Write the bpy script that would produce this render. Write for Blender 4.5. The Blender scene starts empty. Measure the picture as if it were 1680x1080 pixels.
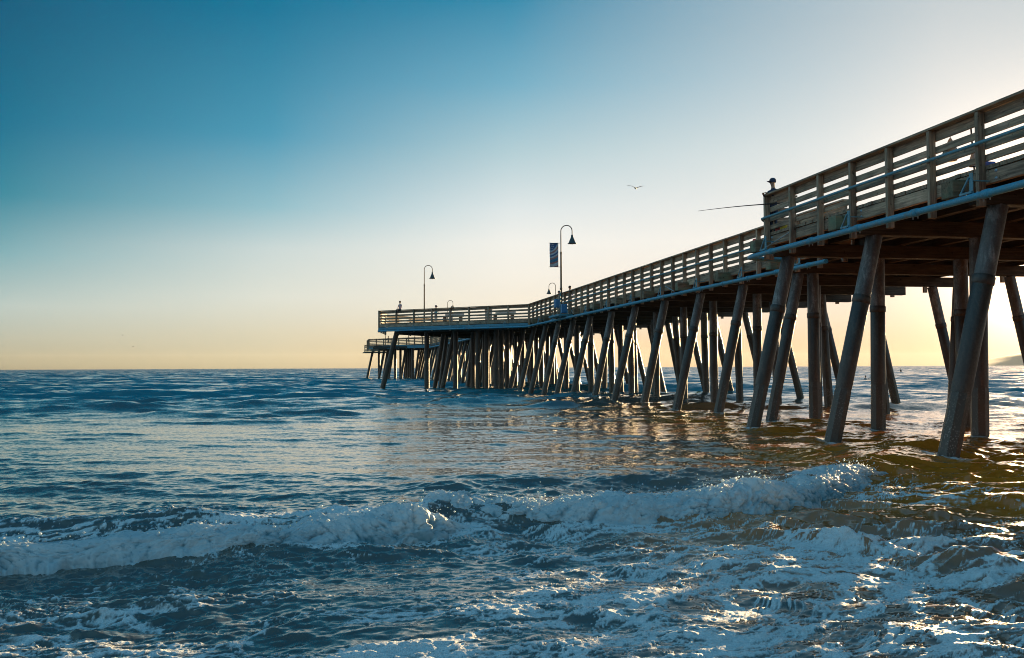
import bpy, bmesh, math, random
import numpy as np
from mathutils import Vector, Matrix

random.seed(7)
SC = bpy.context.scene
COL = SC.collection
R = math.radians
WL = 0.18            # mean water level; the camera stands 1.74 m above it
EYE = 1.92

# ------------------------------------------------------------------ camera
cam = bpy.data.cameras.new('camera')
camo = bpy.data.objects.new('camera', cam); COL.objects.link(camo)
cam.sensor_width = 36.0; cam.lens = 1633 / 1680 * 36
cam.clip_start = 0.1; cam.clip_end = 30000
YAW = math.atan(290 / 1633); PITCH = math.atan(63 / 1633); ROLL = R(0.24)
camo.matrix_world = (Matrix.Translation((0, 0, EYE)) @ Matrix.Rotation(-YAW, 4, 'Z')
                     @ Matrix.Rotation(math.pi / 2 + PITCH, 4, 'X') @ Matrix.Rotation(-ROLL, 4, 'Z'))
SC.camera = camo

# ------------------------------------------------------------------ sun, sky, exposure
SUN_AZ = YAW + R(28.8)      # from +Y towards +X
SUN_EL = R(5.8)
sd = Vector((math.sin(SUN_AZ) * math.cos(SUN_EL), math.cos(SUN_AZ) * math.cos(SUN_EL), math.sin(SUN_EL)))
sl = bpy.data.lights.new('sun', 'SUN'); sl.energy = 5.0; sl.angle = R(0.5); sl.color = (1.0, 0.69, 0.35)
slo = bpy.data.objects.new('sun', sl); COL.objects.link(slo)
slo.rotation_euler = (-sd).to_track_quat('-Z', 'Y').to_euler()

SC.view_settings.view_transform = 'Standard'; SC.view_settings.look = 'None'
EXPO = 1.7
SC.view_settings.exposure = EXPO; SC.view_settings.gamma = 1.0
SC.cycles.use_denoising = True; SC.cycles.denoising_prefilter = 'ACCURATE'; SC.cycles.filter_width = 1.0
SC.cycles.max_bounces = 6; SC.cycles.diffuse_bounces = 3; SC.cycles.glossy_bounces = 4
SC.cycles.sample_clamp_indirect = 4.0; SC.cycles.caustics_reflective = True; SC.cycles.blur_glossy = 1.0


def lin(r, g, b):
    f = lambda c: (c / 255 / 12.92) if c <= 10 else ((c / 255 + 0.055) / 1.055) ** 2.4
    return (f(r), f(g), f(b), 1.0)


W = bpy.data.worlds.new('World'); SC.world = W; W.use_nodes = True
nt = W.node_tree; nt.nodes.clear()


def nd(tree, t, **kw):
    n = tree.nodes.new(t)
    for k, v in kw.items():
        setattr(n, k, v)
    return n


def wmath(op, a, b=None, c=None, clamp=False):
    n = nd(nt, 'ShaderNodeMath', operation=op, use_clamp=clamp)
    for i, v in enumerate((a, b, c)):
        if v is None: continue
        if isinstance(v, (int, float)): n.inputs[i].default_value = v
        else: nt.links.new(v, n.inputs[i])
    return n.outputs[0]


def ramp(tree, fac, stops, interp='LINEAR'):
    n = nd(tree, 'ShaderNodeValToRGB'); cr = n.color_ramp; cr.interpolation = interp
    while len(cr.elements) > 1: cr.elements.remove(cr.elements[-1])
    cr.elements[0].position = stops[0][0]; cr.elements[0].color = stops[0][1]
    for p, c in stops[1:]:
        e = cr.elements.new(p); e.color = c
    if fac is not None: tree.links.new(fac, n.inputs[0])
    return n.outputs[0]


def sky_world():
    tc = nd(nt, 'ShaderNodeTexCoord'); sp = nd(nt, 'ShaderNodeSeparateXYZ')
    nt.links.new(tc.outputs['Generated'], sp.inputs[0])
    x, y, z = sp.outputs
    zc = wmath('MINIMUM', wmath('MAXIMUM', z, -1.0), 1.0)
    el = wmath('MULTIPLY', wmath('ARCSINE', zc), 180 / math.pi)                 # elevation in degrees
    hl = wmath('MAXIMUM', wmath('SQRT', wmath('ADD', wmath('MULTIPLY', x, x), wmath('MULTIPLY', y, y))), 1e-4)
    dt = wmath('DIVIDE', wmath('ADD', wmath('MULTIPLY', x, math.sin(SUN_AZ)), wmath('MULTIPLY', y, math.cos(SUN_AZ))), hl)
    az = wmath('MULTIPLY', wmath('ARCCOSINE', wmath('MINIMUM', wmath('MAXIMUM', dt, -1.0), 1.0)), 180 / math.pi)
    # elevation -> 0..1, stretched near the horizon (sqrt)
    ef = wmath('SQRT', wmath('DIVIDE', wmath('MAXIMUM', el, 0.0), 90.0))
    E = lambda d: math.sqrt(d / 90)
    zen = (0.08, 0.32, 0.54, 1)
    left = ramp(nt, ef, [(0, lin(122, 122, 98)), (E(.6), lin(150, 150, 124)), (E(1.6), lin(176, 180, 162)), (E(3.3), lin(182, 198, 192)), (E(6), lin(126, 174, 182)), (E(9), lin(48, 136, 157)),
                         (E(12.5), lin(0, 113, 146)), (E(18), lin(0, 93, 127)), (E(40), lin(0, 74, 118)), (1, zen)])
    half = ramp(nt, ef, [(0, lin(164, 156, 122)), (E(.6), lin(188, 180, 146)), (E(2), lin(210, 205, 180)), (E(4), lin(218, 222, 211)), (E(6.7), lin(199, 214, 213)), (E(9), lin(143, 189, 201)),
                         (E(13), lin(68, 152, 182)), (E(19.5), lin(0, 117, 155)), (E(40), lin(0, 86, 132)), (1, zen)])
    mid = ramp(nt, ef, [(0, lin(200, 172, 130)), (E(.6), lin(222, 196, 152)), (E(1.4), lin(236, 211, 168)), (E(3.0), lin(240, 229, 208)), (E(5.4), lin(242, 238, 227)), (E(7.2), lin(240, 240, 234)), (E(9), lin(221, 230, 231)),
                        (E(12.3), lin(176, 205, 213)), (E(16), lin(114, 174, 198)), (E(20.4), lin(48, 139, 174)), (E(42), lin(6, 100, 150)), (1, zen)])
    sun = ramp(nt, ef, [(0, lin(228, 176, 132)), (E(.8), lin(237, 192, 152)), (E(1.8), lin(242, 206, 174)), (E(3.5), lin(246, 221, 202)), (E(7), lin(246, 240, 232)), (E(12), lin(232, 233, 231)), (E(18.5), lin(196, 206, 210)),
                        (E(28), lin(150, 184, 200)), (E(45), lin(50, 120, 165)), (1, zen)])
    side = ramp(nt, ef, [(0, (0.74, 0.72, 0.68, 1)), (E(6), (0.76, 0.84, 0.86, 1)), (E(14), (0.58, 0.84, 0.95, 1)), (E(28), (0.26, 0.62, 0.82, 1)), (E(50), (0.10, 0.40, 0.64, 1)), (1, zen)])
    back = ramp(nt, ef, [(0, (0.24, 0.24, 0.23, 1)), (E(6), (0.28, 0.32, 0.34, 1)), (E(14), (0.24, 0.38, 0.46, 1)), (E(28), (0.18, 0.46, 0.66, 1)), (E(50), (0.10, 0.38, 0.60, 1)), (1, zen)])

    def mix(f, a, b):
        n = nd(nt, 'ShaderNodeMix', data_type='RGBA')
        nt.links.new(f, n.inputs[0]); nt.links.new(a, n.inputs[6]); nt.links.new(b, n.inputs[7])
        return n.outputs[2]

    def step(a, b):
        n = nd(nt, 'ShaderNodeMapRange', interpolation_type='LINEAR')
        nt.links.new(az, n.inputs[0]); n.inputs[1].default_value = a; n.inputs[2].default_value = b
        return n.outputs[0]
    c = mix(step(5, 28.8), sun, mid)
    c = mix(step(28.8, 42.5), c, half)
    c = mix(step(42.5, 56), c, left)
    c = mix(step(64, 95), c, side)
    c = mix(step(110, 150), c, back)
    # warm glow round the sun
    cs = wmath('ADD', wmath('MULTIPLY', x, sd.x), wmath('ADD', wmath('MULTIPLY', y, sd.y), wmath('MULTIPLY', z, sd.z)))
    g = wmath('ADD', wmath('MULTIPLY', wmath('POWER', wmath('MAXIMUM', cs, 0.0), 420.0), 3.6), wmath('MULTIPLY', wmath('POWER', wmath('MAXIMUM', cs, 0.0), 110.0), 0.55))
    gl = nd(nt, 'ShaderNodeMix', data_type='RGBA', blend_type='ADD')
    gv = nd(nt, 'ShaderNodeVectorMath', operation='SCALE'); gv.inputs[0].default_value = (1.0, 0.66, 0.38); nt.links.new(g, gv.inputs[3])
    gl.inputs[0].default_value = 1.0; nt.links.new(c, gl.inputs[6]); nt.links.new(gv.outputs[0], gl.inputs[7])
    # the graded evening colours laid over the physical sky
    sc = nd(nt, 'ShaderNodeVectorMath', operation='SCALE'); sc.inputs[3].default_value = 10.0 * 2 ** -EXPO
    nt.links.new(gl.outputs[2], sc.inputs[0])
    sky = nd(nt, 'ShaderNodeTexSky'); sky.sky_type = 'NISHITA'; sky.sun_disc = False
    sky.sun_elevation = SUN_EL; sky.sun_rotation = SUN_AZ
    m = nd(nt, 'ShaderNodeMix', data_type='RGBA'); m.inputs[0].default_value = 0.996
    nt.links.new(sky.outputs[0], m.inputs[6]); nt.links.new(sc.outputs[0], m.inputs[7])
    bg = nd(nt, 'ShaderNodeBackground'); bg.inputs[1].default_value = 0.1
    nt.links.new(m.outputs[2], bg.inputs[0])
    out = nd(nt, 'ShaderNodeOutputWorld'); nt.links.new(bg.outputs[0], out.inputs[0])


sky_world()

# ------------------------------------------------------------------ materials


def new_mat(name):
    m = bpy.data.materials.new(name); m.use_nodes = True
    t = m.node_tree; t.nodes.clear()
    out = nd(t, 'ShaderNodeOutputMaterial'); b = nd(t, 'ShaderNodeBsdfPrincipled')
    t.links.new(b.outputs[0], out.inputs[0])
    return m, t, b, out


def coords(t, scale, rand=True):
    tc = nd(t, 'ShaderNodeTexCoord'); mp = nd(t, 'ShaderNodeMapping'); mp.inputs['Scale'].default_value = scale
    if rand:
        oi = nd(t, 'ShaderNodeObjectInfo'); va = nd(t, 'ShaderNodeVectorMath', operation='ADD')
        sc_ = nd(t, 'ShaderNodeVectorMath', operation='SCALE'); sc_.inputs[3].default_value = 37.0
        cx = nd(t, 'ShaderNodeCombineXYZ')
        for i in range(3): t.links.new(oi.outputs['Random'], cx.inputs[i])
        t.links.new(cx.outputs[0], sc_.inputs[0])
        t.links.new(tc.outputs['Object'], va.inputs[0]); t.links.new(sc_.outputs[0], va.inputs[1])
        t.links.new(va.outputs[0], mp.inputs[0])
    else:
        t.links.new(tc.outputs['Object'], mp.inputs[0])
    return mp.outputs[0]


def noise(t, vec, scale, detail=6, rough=0.6, dist=0.0):
    n = nd(t, 'ShaderNodeTexNoise'); n.inputs['Scale'].default_value = scale
    n.inputs['Detail'].default_value = detail; n.inputs['Roughness'].default_value = rough
    n.inputs['Distortion'].default_value = dist
    t.links.new(vec, n.inputs['Vector']); return n.outputs['Fac']


def mixc(t, fac, a, b, mode='MIX'):
    n = nd(t, 'ShaderNodeMix', data_type='RGBA', blend_type=mode)
    for i, v in ((0, fac), (6, a), (7, b)):
        if isinstance(v, (int, float)): n.inputs[i].default_value = v
        elif isinstance(v, tuple): n.inputs[i].default_value = v
        else: t.links.new(v, n.inputs[i])
    return n.outputs[2]


def bump(t, b, h, strength, dist):
    n = nd(t, 'ShaderNodeBump'); n.inputs['Strength'].default_value = strength; n.inputs['Distance'].default_value = dist
    t.links.new(h, n.inputs['Height']); t.links.new(n.outputs[0], b.inputs['Normal']); return n


def wood(name, axis, dark, light, stain=(0.17, 0.17, 0.10, 1), stain_amt=0.35):
    """weathered timber, grain along the axis"""
    m, t, b, o = new_mat(name)
    s = [26.0, 26.0, 26.0]; s['xyz'.index(axis)] = 1.3
    v = coords(t, tuple(s)); g = noise(t, v, 1.0, 7, 0.65, 0.35)
    v2 = coords(t, (1, 1, 1)); big = noise(t, v2, 1.7, 4, 0.55)
    c = ramp(t, g, [(0.28, dark), (0.5, tuple(0.55 * d + 0.45 * l for d, l in zip(dark, light))), (0.72, light)])
    pat = ramp(t, big, [(0.45, (0, 0, 0, 1)), (0.68, (1, 1, 1, 1))])
    f = nd(t, 'ShaderNodeMath', operation='MULTIPLY'); t.links.new(pat, f.inputs[0]); f.inputs[1].default_value = stain_amt
    c = mixc(t, f.outputs[0], c, stain)
    sv = [1.6, 1.6, 1.6]; sv['xyz'.index(axis)] = .45
    lg = noise(t, coords(t, tuple(sv)), 2.2, 5, 0.6); lr = ramp(t, lg, [(0.3, (0.5, 0.5, 0.52, 1)), (0.52, (1, 1, 1, 1)), (0.72, (1.35, 1.32, 1.28, 1))])
    c = mixc(t, 1.0, c, lr, 'MULTIPLY')
    kn = noise(t, v2, 9.0, 3, 0.5); kr = ramp(t, kn, [(0.66, (1, 1, 1, 1)), (0.74, (0.35, 0.33, 0.3, 1))])
    c = mixc(t, 1.0, c, kr, 'MULTIPLY')
    oi = nd(t, 'ShaderNodeObjectInfo'); vr = nd(t, 'ShaderNodeMapRange'); t.links.new(oi.outputs['Random'], vr.inputs[0])
    vr.inputs[3].default_value = 0.75; vr.inputs[4].default_value = 1.2
    cc = nd(t, 'ShaderNodeVectorMath', operation='SCALE'); t.links.new(c, cc.inputs[0]); t.links.new(vr.outputs[0], cc.inputs[3])
    t.links.new(cc.outputs[0], b.inputs['Base Color'])
    b.inputs['Roughness'].default_value = 0.75; b.inputs['Specular IOR Level'].default_value = 0.3
    bump(t, b, g, 0.6, 0.012)
    return m


WD, WLt = (0.12, 0.082, 0.056, 1), (0.60, 0.435, 0.305, 1)
M = {}
for ax in 'xyz':
    M['wood_' + ax] = wood('weathered_wood_' + ax, ax, WD, WLt)
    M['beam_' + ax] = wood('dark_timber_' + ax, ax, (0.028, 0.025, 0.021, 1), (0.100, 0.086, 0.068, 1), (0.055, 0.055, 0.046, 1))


def painted(name, col, rust, amt=0.5, rough=0.45, metal=0.0, scale=5.0):
    m, t, b, o = new_mat(name)
    v = coords(t, (1, 1, 1)); n = noise(t, v, scale, 8, 0.7); n2 = noise(t, v, scale * 6, 5, 0.6)
    f = ramp(t, n, [(0.52, (0, 0, 0, 1)), (0.66, (1, 1, 1, 1))])
    ff = nd(t, 'ShaderNodeMath', operation='MULTIPLY'); t.links.new(f, ff.inputs[0]); ff.inputs[1].default_value = amt
    c = mixc(t, ff.outputs[0], col, rust)
    sp = ramp(t, n2, [(0.3, (0.72, 0.72, 0.72, 1)), (0.7, (1.15, 1.15, 1.15, 1))])
    c = mixc(t, 1.0, c, sp, 'MULTIPLY')
    t.links.new(c, b.inputs['Base Color']); b.inputs['Roughness'].default_value = rough; b.inputs['Metallic'].default_value = metal
    bump(t, b, n2, 0.25, 0.006)
    return m


M['pipe'] = painted('blue_weathered_pipe', (0.050, 0.28, 0.42, 1), (0.19, 0.18, 0.15, 1), 0.75, 0.5)
M['conduit'] = painted('teal_conduit', (0.085, 0.26, 0.34, 1), (0.16, 0.14, 0.11, 1), 0.6, 0.5)
M['bluefascia'] = painted('blue_painted_timber', (0.07, 0.26, 0.36, 1), (0.10, 0.09, 0.06, 1), 0.7, 0.6)
M['stained'] = wood('green_stained_timber', 'x', (0.10, 0.065, 0.04, 1), (0.32, 0.22, 0.14, 1), (0.12, 0.20, 0.13, 1), 0.8)
M['galv'] = painted('galvanised_metal', (0.28, 0.36, 0.40, 1), (0.16, 0.12, 0.09, 1), 0.5, 0.5, 0.3)
M['pole'] = painted('brown_pole_paint', (0.11, 0.075, 0.05, 1), (0.05, 0.035, 0.025, 1), 0.5, 0.75)
M['shade'] = painted('dark_lamp_enamel', (0.04, 0.045, 0.045, 1), (0.02, 0.02, 0.02, 1), 0.4, 0.35)
M['bluebox'] = painted('blue_cabinet_paint', (0.03, 0.20, 0.42, 1), (0.02, 0.10, 0.2, 1), 0.5, 0.5)
M['bolt'] = painted('bolt_plate', (0.30, 0.42, 0.50, 1), (0.14, 0.10, 0.08, 1), 0.6, 0.5, 0.4, 20)


def pile_mat(name, c1, c2, c3):
    m, t, b, o = new_mat(name)
    v = coords(t, (1, 1, 0.35)); n = noise(t, v, 4.0, 8, 0.7, 0.4)
    v2 = coords(t, (1, 1, 1)); n2 = noise(t, v2, 22, 5, 0.65)
    c = ramp(t, n, [(0.32, c1), (0.52, c2), (0.7, c3)])
    sp = ramp(t, n2, [(0.3, (0.7, 0.7, 0.7, 1)), (0.72, (1.25, 1.25, 1.25, 1))])
    c = mixc(t, 1.0, c, sp, 'MULTIPLY')
    # barnacles and weed up to the tide mark
    tc = nd(t, 'ShaderNodeTexCoord'); sx = nd(t, 'ShaderNodeSeparateXYZ'); t.links.new(tc.outputs['Object'], sx.inputs[0])
    ad = nd(t, 'ShaderNodeMath', operation='MULTIPLY_ADD'); t.links.new(n, ad.inputs[0]); ad.inputs[1].default_value = 1.4; t.links.new(sx.outputs[2], ad.inputs[2])
    tf = nd(t, 'ShaderNodeMapRange'); t.links.new(ad.outputs[0], tf.inputs[0]); tf.inputs[1].default_value = 1.6; tf.inputs[2].default_value = 2.4
    c = mixc(t, tf.outputs[0], mixc(t, n2, (0.028, 0.024, 0.018, 1), (0.075, 0.065, 0.048, 1)), c)
    bz = nd(t, 'ShaderNodeMapRange', interpolation_type='SMOOTHSTEP'); t.links.new(ad.outputs[0], bz.inputs[0]); bz.inputs[1].default_value = 2.5; bz.inputs[2].default_value = 1.7
    vo = nd(t, 'ShaderNodeTexVoronoi'); vo.inputs['Scale'].default_value = 26; t.links.new(v2, vo.inputs['Vector'])
    bs = nd(t, 'ShaderNodeMath', operation='LESS_THAN'); t.links.new(vo.outputs['Distance'], bs.inputs[0]); bs.inputs[1].default_value = 0.34
    bf = nd(t, 'ShaderNodeMath', operation='MULTIPLY'); t.links.new(bz.outputs[0], bf.inputs[0]); t.links.new(bs.outputs[0], bf.inputs[1])
    bg_ = nd(t, 'ShaderNodeMath', operation='MULTIPLY'); t.links.new(bf.outputs[0], bg_.inputs[0]); t.links.new(ramp(t, n, [(.42, (0, 0, 0, 1)), (.6, (.8, .8, .8, 1))]), bg_.inputs[1])
    c = mixc(t, bg_.outputs[0], c, (0.20, 0.185, 0.16, 1))
    t.links.new(c, b.inputs['Base Color']); b.inputs['Roughness'].default_value = 0.42
    b.inputs['Specular IOR Level'].default_value = 0.5
    bump(t, b, n2, 0.5, 0.02)
    return m


M['pile'] = pile_mat('pile_jacket', (0.026, 0.019, 0.014, 1), (0.046, 0.035, 0.026, 1), (0.085, 0.068, 0.052, 1))
M['pile_top'] = pile_mat('pile_upper_sleeve', (0.055, 0.05, 0.045, 1), (0.095, 0.092, 0.088, 1), (0.30, 0.31, 0.31, 1))


def plain(name, col, rough=0.7):
    m, t, b, o = new_mat(name)
    v = coords(t, (1, 1, 1)); n = noise(t, v, 14, 4)
    r_ = ramp(t, n, [(0.3, tuple(c * 0.8 for c in col[:3]) + (1,)), (0.7, tuple(min(1, c * 1.15) for c in col[:3]) + (1,))])
    t.links.new(r_, b.inputs['Base Color']); b.inputs['Roughness'].default_value = rough
    return m


for k_, c_ in dict(skin=(0.42, 0.24, 0.16), navy=(0.015, 0.025, 0.06), black=(0.012, 0.012, 0.014), white=(0.75, 0.74, 0.72), pink=(0.55, 0.36, 0.36),
                   denim=(0.06, 0.11, 0.20), grey=(0.22, 0.23, 0.24), red=(0.35, 0.05, 0.04), teal=(0.05, 0.22, 0.28), khaki=(0.3, 0.24, 0.16),
                   hair=(0.035, 0.022, 0.014), cord=(0.2, 0.2, 0.19), yellow=(0.7, 0.55, 0.08), bluecloth=(0.03, 0.08, 0.35), canvas=(0.24, 0.2, 0.15),
                   wing=(0.16, 0.16, 0.17), gullwhite=(0.55, 0.55, 0.53), beak=(0.6, 0.35, 0.05), flagblue=(0.03, 0.07, 0.19), flagred=(0.34, 0.13, 0.12),
                   flagwhite=(0.42, 0.42, 0.45), flagteal=(0.03, 0.16, 0.28), rust=(0.22, 0.09, 0.04), wetsuit=(0.01, 0.01, 0.012)).items():
    M[k_] = plain('matte_' + k_, c_)

# ------------------------------------------------------------------ mesh helpers


class MB:
    """collects shapes into one mesh object"""
    def __init__(s): s.v = []; s.f = []; s.mi = []; s.mats = []; s.sm = []

    def mat(s, m):
        if m not in s.mats: s.mats.append(m)
        return s.mats.index(m)

    def add(s, vs, fs, m, smooth=False):
        o = len(s.v); s.v += [tuple(p) for p in vs]; i = s.mat(m)
        for f in fs:
            s.f.append(tuple(o + k for k in f)); s.mi.append(i); s.sm.append(smooth)

    def frame_box(s, c, ax, ay, az, hx, hy, hz, m, bev=0.0):
        c = Vector(c); ax = Vector(ax).normalized(); ay = Vector(ay).normalized(); az = Vector(az).normalized()
        if bev <= 0:
            vs = [c + ax * hx * i + ay * hy * j + az * hz * k for i in (-1, 1) for j in (-1, 1) for k in (-1, 1)]
            fs = [(0, 1, 3, 2), (4, 6, 7, 5), (0, 4, 5, 1), (2, 3, 7, 6), (0, 2, 6, 4), (1, 5, 7, 3)]
            s.add(vs, fs, m); return
        bm = bmesh.new(); bmesh.ops.create_cube(bm, size=2)
        for v in bm.verts: v.co = Vector((v.co.x * hx, v.co.y * hy, v.co.z * hz))
        bmesh.ops.bevel(bm, geom=bm.edges[:], offset=min(bev, hx * .6, hy * .6, hz * .6), segments=1, affect='EDGES')
        bm.verts.index_update()
        s.add([c + ax * v.co.x + ay * v.co.y + az * v.co.z for v in bm.verts], [[v.index for v in f.verts] for f in bm.faces], m)
        bm.free()

    def box(s, x0, x1, y0, y1, z0, z1, m, bev=0.0):
        s.frame_box(((x0 + x1) / 2, (y0 + y1) / 2, (z0 + z1) / 2), (1, 0, 0), (0, 1, 0), (0, 0, 1), (x1 - x0) / 2, (y1 - y0) / 2, (z1 - z0) / 2, m, bev)

    def beam(s, p0, p1, w, h, m, bev=0.0, up=(0, 0, 1)):
        """rectangular bar from p0 to p1 (centre line), w across, h along up"""
        p0 = Vector(p0); p1 = Vector(p1); d = (p1 - p0); L = d.length; d.normalize()
        side = d.cross(Vector(up))
        if side.length < 1e-4: side = d.cross(Vector((1, 0, 0)))
        side.normalize(); u = side.cross(d)
        s.frame_box((p0 + p1) / 2, side, d, u, w / 2, L / 2, h / 2, m, bev)

    def tube(s, pts, rad, m, n=12, caps=True, smooth=True):
        pts = [Vector(p) for p in pts]; rad = rad if isinstance(rad, (list, tuple)) else [rad] * len(pts)
        vs = []; ref = None
        for i, p in enumerate(pts):
            d = (pts[min(i + 1, len(pts) - 1)] - pts[max(i - 1, 0)]).normalized()
            if ref is None:
                ref = d.cross(Vector((0, 0, 1)) if abs(d.z) < 0.9 else Vector((1, 0, 0))).normalized()
            ref = (ref - d * ref.dot(d)).normalized(); b = d.cross(ref)
            for k in range(n):
                a = 2 * math.pi * k / n
                vs.append(p + (ref * math.cos(a) + b * math.sin(a)) * rad[i])
        fs = []
        for i in range(len(pts) - 1):
            for k in range(n):
                fs.append((i * n + k, i * n + (k + 1) % n, (i + 1) * n + (k + 1) % n, (i + 1) * n + k))
        s.add(vs, fs, m, smooth)
        if caps:
            L = len(pts) - 1
            s.add(vs[:n], [tuple(reversed(range(n)))], m); s.add(vs[L * n:], [tuple(range(n))], m)

    def lathe(s, c, prof, m, n=20, axis=(0, 0, 1), smooth=True):
        c = Vector(c); a = Vector(axis).normalized()
        s.tube_profile(c, a, prof, m, n, smooth)

    def tube_profile(s, c, a, prof, m, n, smooth):
        r0 = a.cross(Vector((1, 0, 0)) if abs(a.x) < 0.9 else Vector((0, 1, 0))).normalized(); b = a.cross(r0)
        vs = []
        for (r, h) in prof:
            for k in range(n):
                t = 2 * math.pi * k / n
                vs.append(c + a * h + (r0 * math.cos(t) + b * math.sin(t)) * r)
        fs = []
        for i in range(len(prof) - 1):
            for k in range(n):
                fs.append((i * n + k, i * n + (k + 1) % n, (i + 1) * n + (k + 1) % n, (i + 1) * n + k))
        s.add(vs, fs, m, smooth)

    def build(s, name, parent=None):
        me = bpy.data.meshes.new(name); me.from_pydata(s.v, [], s.f)
        for m in s.mats: me.materials.append(m)
        me.polygons.foreach_set('material_index', s.mi); me.polygons.foreach_set('use_smooth', s.sm); me.update()
        bm = bmesh.new(); bm.from_mesh(me); bmesh.ops.recalc_face_normals(bm, faces=bm.faces[:]); bm.to_mesh(me); bm.free()
        o = bpy.data.objects.new(name, me); COL.objects.link(o)
        if parent:
            o.parent = parent; o.matrix_parent_inverse = parent.matrix_basis.inverted()
        return o


def tag(o, label=None, cat=None, group=None, kind=None):
    if label: o['label'] = label
    if cat: o['category'] = cat
    if group: o['group'] = group
    if kind: o['kind'] = kind
    return o


def thing(name, loc, label, cat, group=None):
    o = bpy.data.objects.new(name, None); COL.objects.link(o); o.location = loc; o.empty_display_size = 0.2
    o.matrix_basis = Matrix.Translation(loc)
    return tag(o, label, cat, group)


def dup_tree(o, loc, rz=0.0, label=None, group=None):
    def cp(src, par):
        c = src.copy(); COL.objects.link(c)
        if par: c.parent = par
        for ch in [k for k in bpy.data.objects if k.parent == src]: cp(ch, c)
        return c
    r = cp(o, None); r.location = loc; r.rotation_euler = (0, 0, rz)
    if label: r['label'] = label
    if group: r['group'] = group
    return r

# ------------------------------------------------------------------ water


def tile(N, L, lmin, lmax, rms, ang, spread, p, seed):
    """periodic random sea: height and horizontal choppy displacement"""
    rg = np.random.default_rng(seed)
    k1 = 2 * np.pi * np.fft.fftfreq(N, L / N); kx, ky = np.meshgrid(k1, k1, indexing='ij')
    k = np.hypot(kx, ky); k[0, 0] = 1
    lam = 2 * np.pi / k
    S = k ** p * np.exp(-(lam / lmax) ** 4) * np.exp(-(lmin / lam) ** 4)
    c = np.cos(np.arctan2(ky, kx) - ang); S = S * (np.abs(c) ** spread + 0.04); S[0, 0] = 0
    H = (rg.normal(size=(N, N)) + 1j * rg.normal(size=(N, N))) * np.sqrt(S)
    h = np.fft.ifft2(H); sc = rms / h.real.std()
    dx = np.fft.ifft2(-1j * kx / k * H); dy = np.fft.ifft2(-1j * ky / k * H)
    return np.stack([h.real, dx.real, dy.real], -1).astype(np.float32) * sc, L


def sample(T, x, y, ch=None):
    a, L = T; N = a.shape[0]
    if ch is not None: a = a[..., ch]
    fx = (x / L % 1) * N; fy = (y / L % 1) * N
    i = np.floor(fx).astype(np.int32) % N; j = np.floor(fy).astype(np.int32) % N
    u = (fx - np.floor(fx)); v = (fy - np.floor(fy)); i1 = (i + 1) % N; j1 = (j + 1) % N
    if ch is None: u = u[..., None]; v = v[..., None]
    return a[i, j] * (1 - u) * (1 - v) + a[i1, j] * u * (1 - v) + a[i, j1] * (1 - u) * v + a[i1, j1] * u * v


def sst(a, b, x):
    t = np.clip((x - a) / (b - a), 0, 1); return t * t * (3 - 2 * t)


TA = tile(512, 61.0, 0.5, 7.0, 1.0, R(80), 3, -3.5, 1)
TB = tile(512, 9.7, 0.05, 0.9, 1.0, R(75), 1.5, -3.2, 2)
TD = tile(512, 17.0, 0.22, 2.4, 1.0, R(62), 4, -3.7, 9)
TC = tile(512, 430.0, 7.0, 34.0, 1.0, R(84), 12, -3.0, 3)
ISO = tile(512, 23.0, 0.18, 3.0, 1.0, 0, 0, -3.4, 4)       # isotropic noise fields for foam
ISO2 = tile(512, 41.0, 0.5, 9.0, 1.0, 0, 0, -3.6, 5)
STR = tile(512, 29.0, 0.25, 4.0, 1.0, R(82), 5, -3.2, 6)    # streaks lying along the crests
FINE = tile(512, 6.3, 0.035, 0.5, 1.0, R(80), 0.6, -2.6, 8)

AX = [-40, -12, -6, -2.87, -1.9, -.85, .2, .91, 1.25]; AY = [5.9, 8.7, 9.4, 9.86, 9.98, 10.1, 10.18, 10.26, 10.6]
BX = [.9, 1.3, 2, 3, 4.6, 5.6, 6.7, 7.7, 8.6, 10.2, 13, 20, 40]; BY = [11.25, 11.15, 10.95, 10.8, 11.2, 11.75, 12.75, 13.9, 14.7, 16.2, 18.6, 23, 33]


def ybase(x):
    a = np.interp(x, AX, AY); b = np.interp(x, BX, BY)
    t = sst(0.5, 1.9, x); return a * (1 - t) + b * t


def hcrest(x):
    return np.interp(x, [-40, -12, -3, -1, .9, 1.3, 3, 5, 7.5, 8.6, 10.5, 13, 16], [.08, .11, .13, .18, .27, .28, .25, .26, .26, .26, .27, .18, .0])


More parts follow.
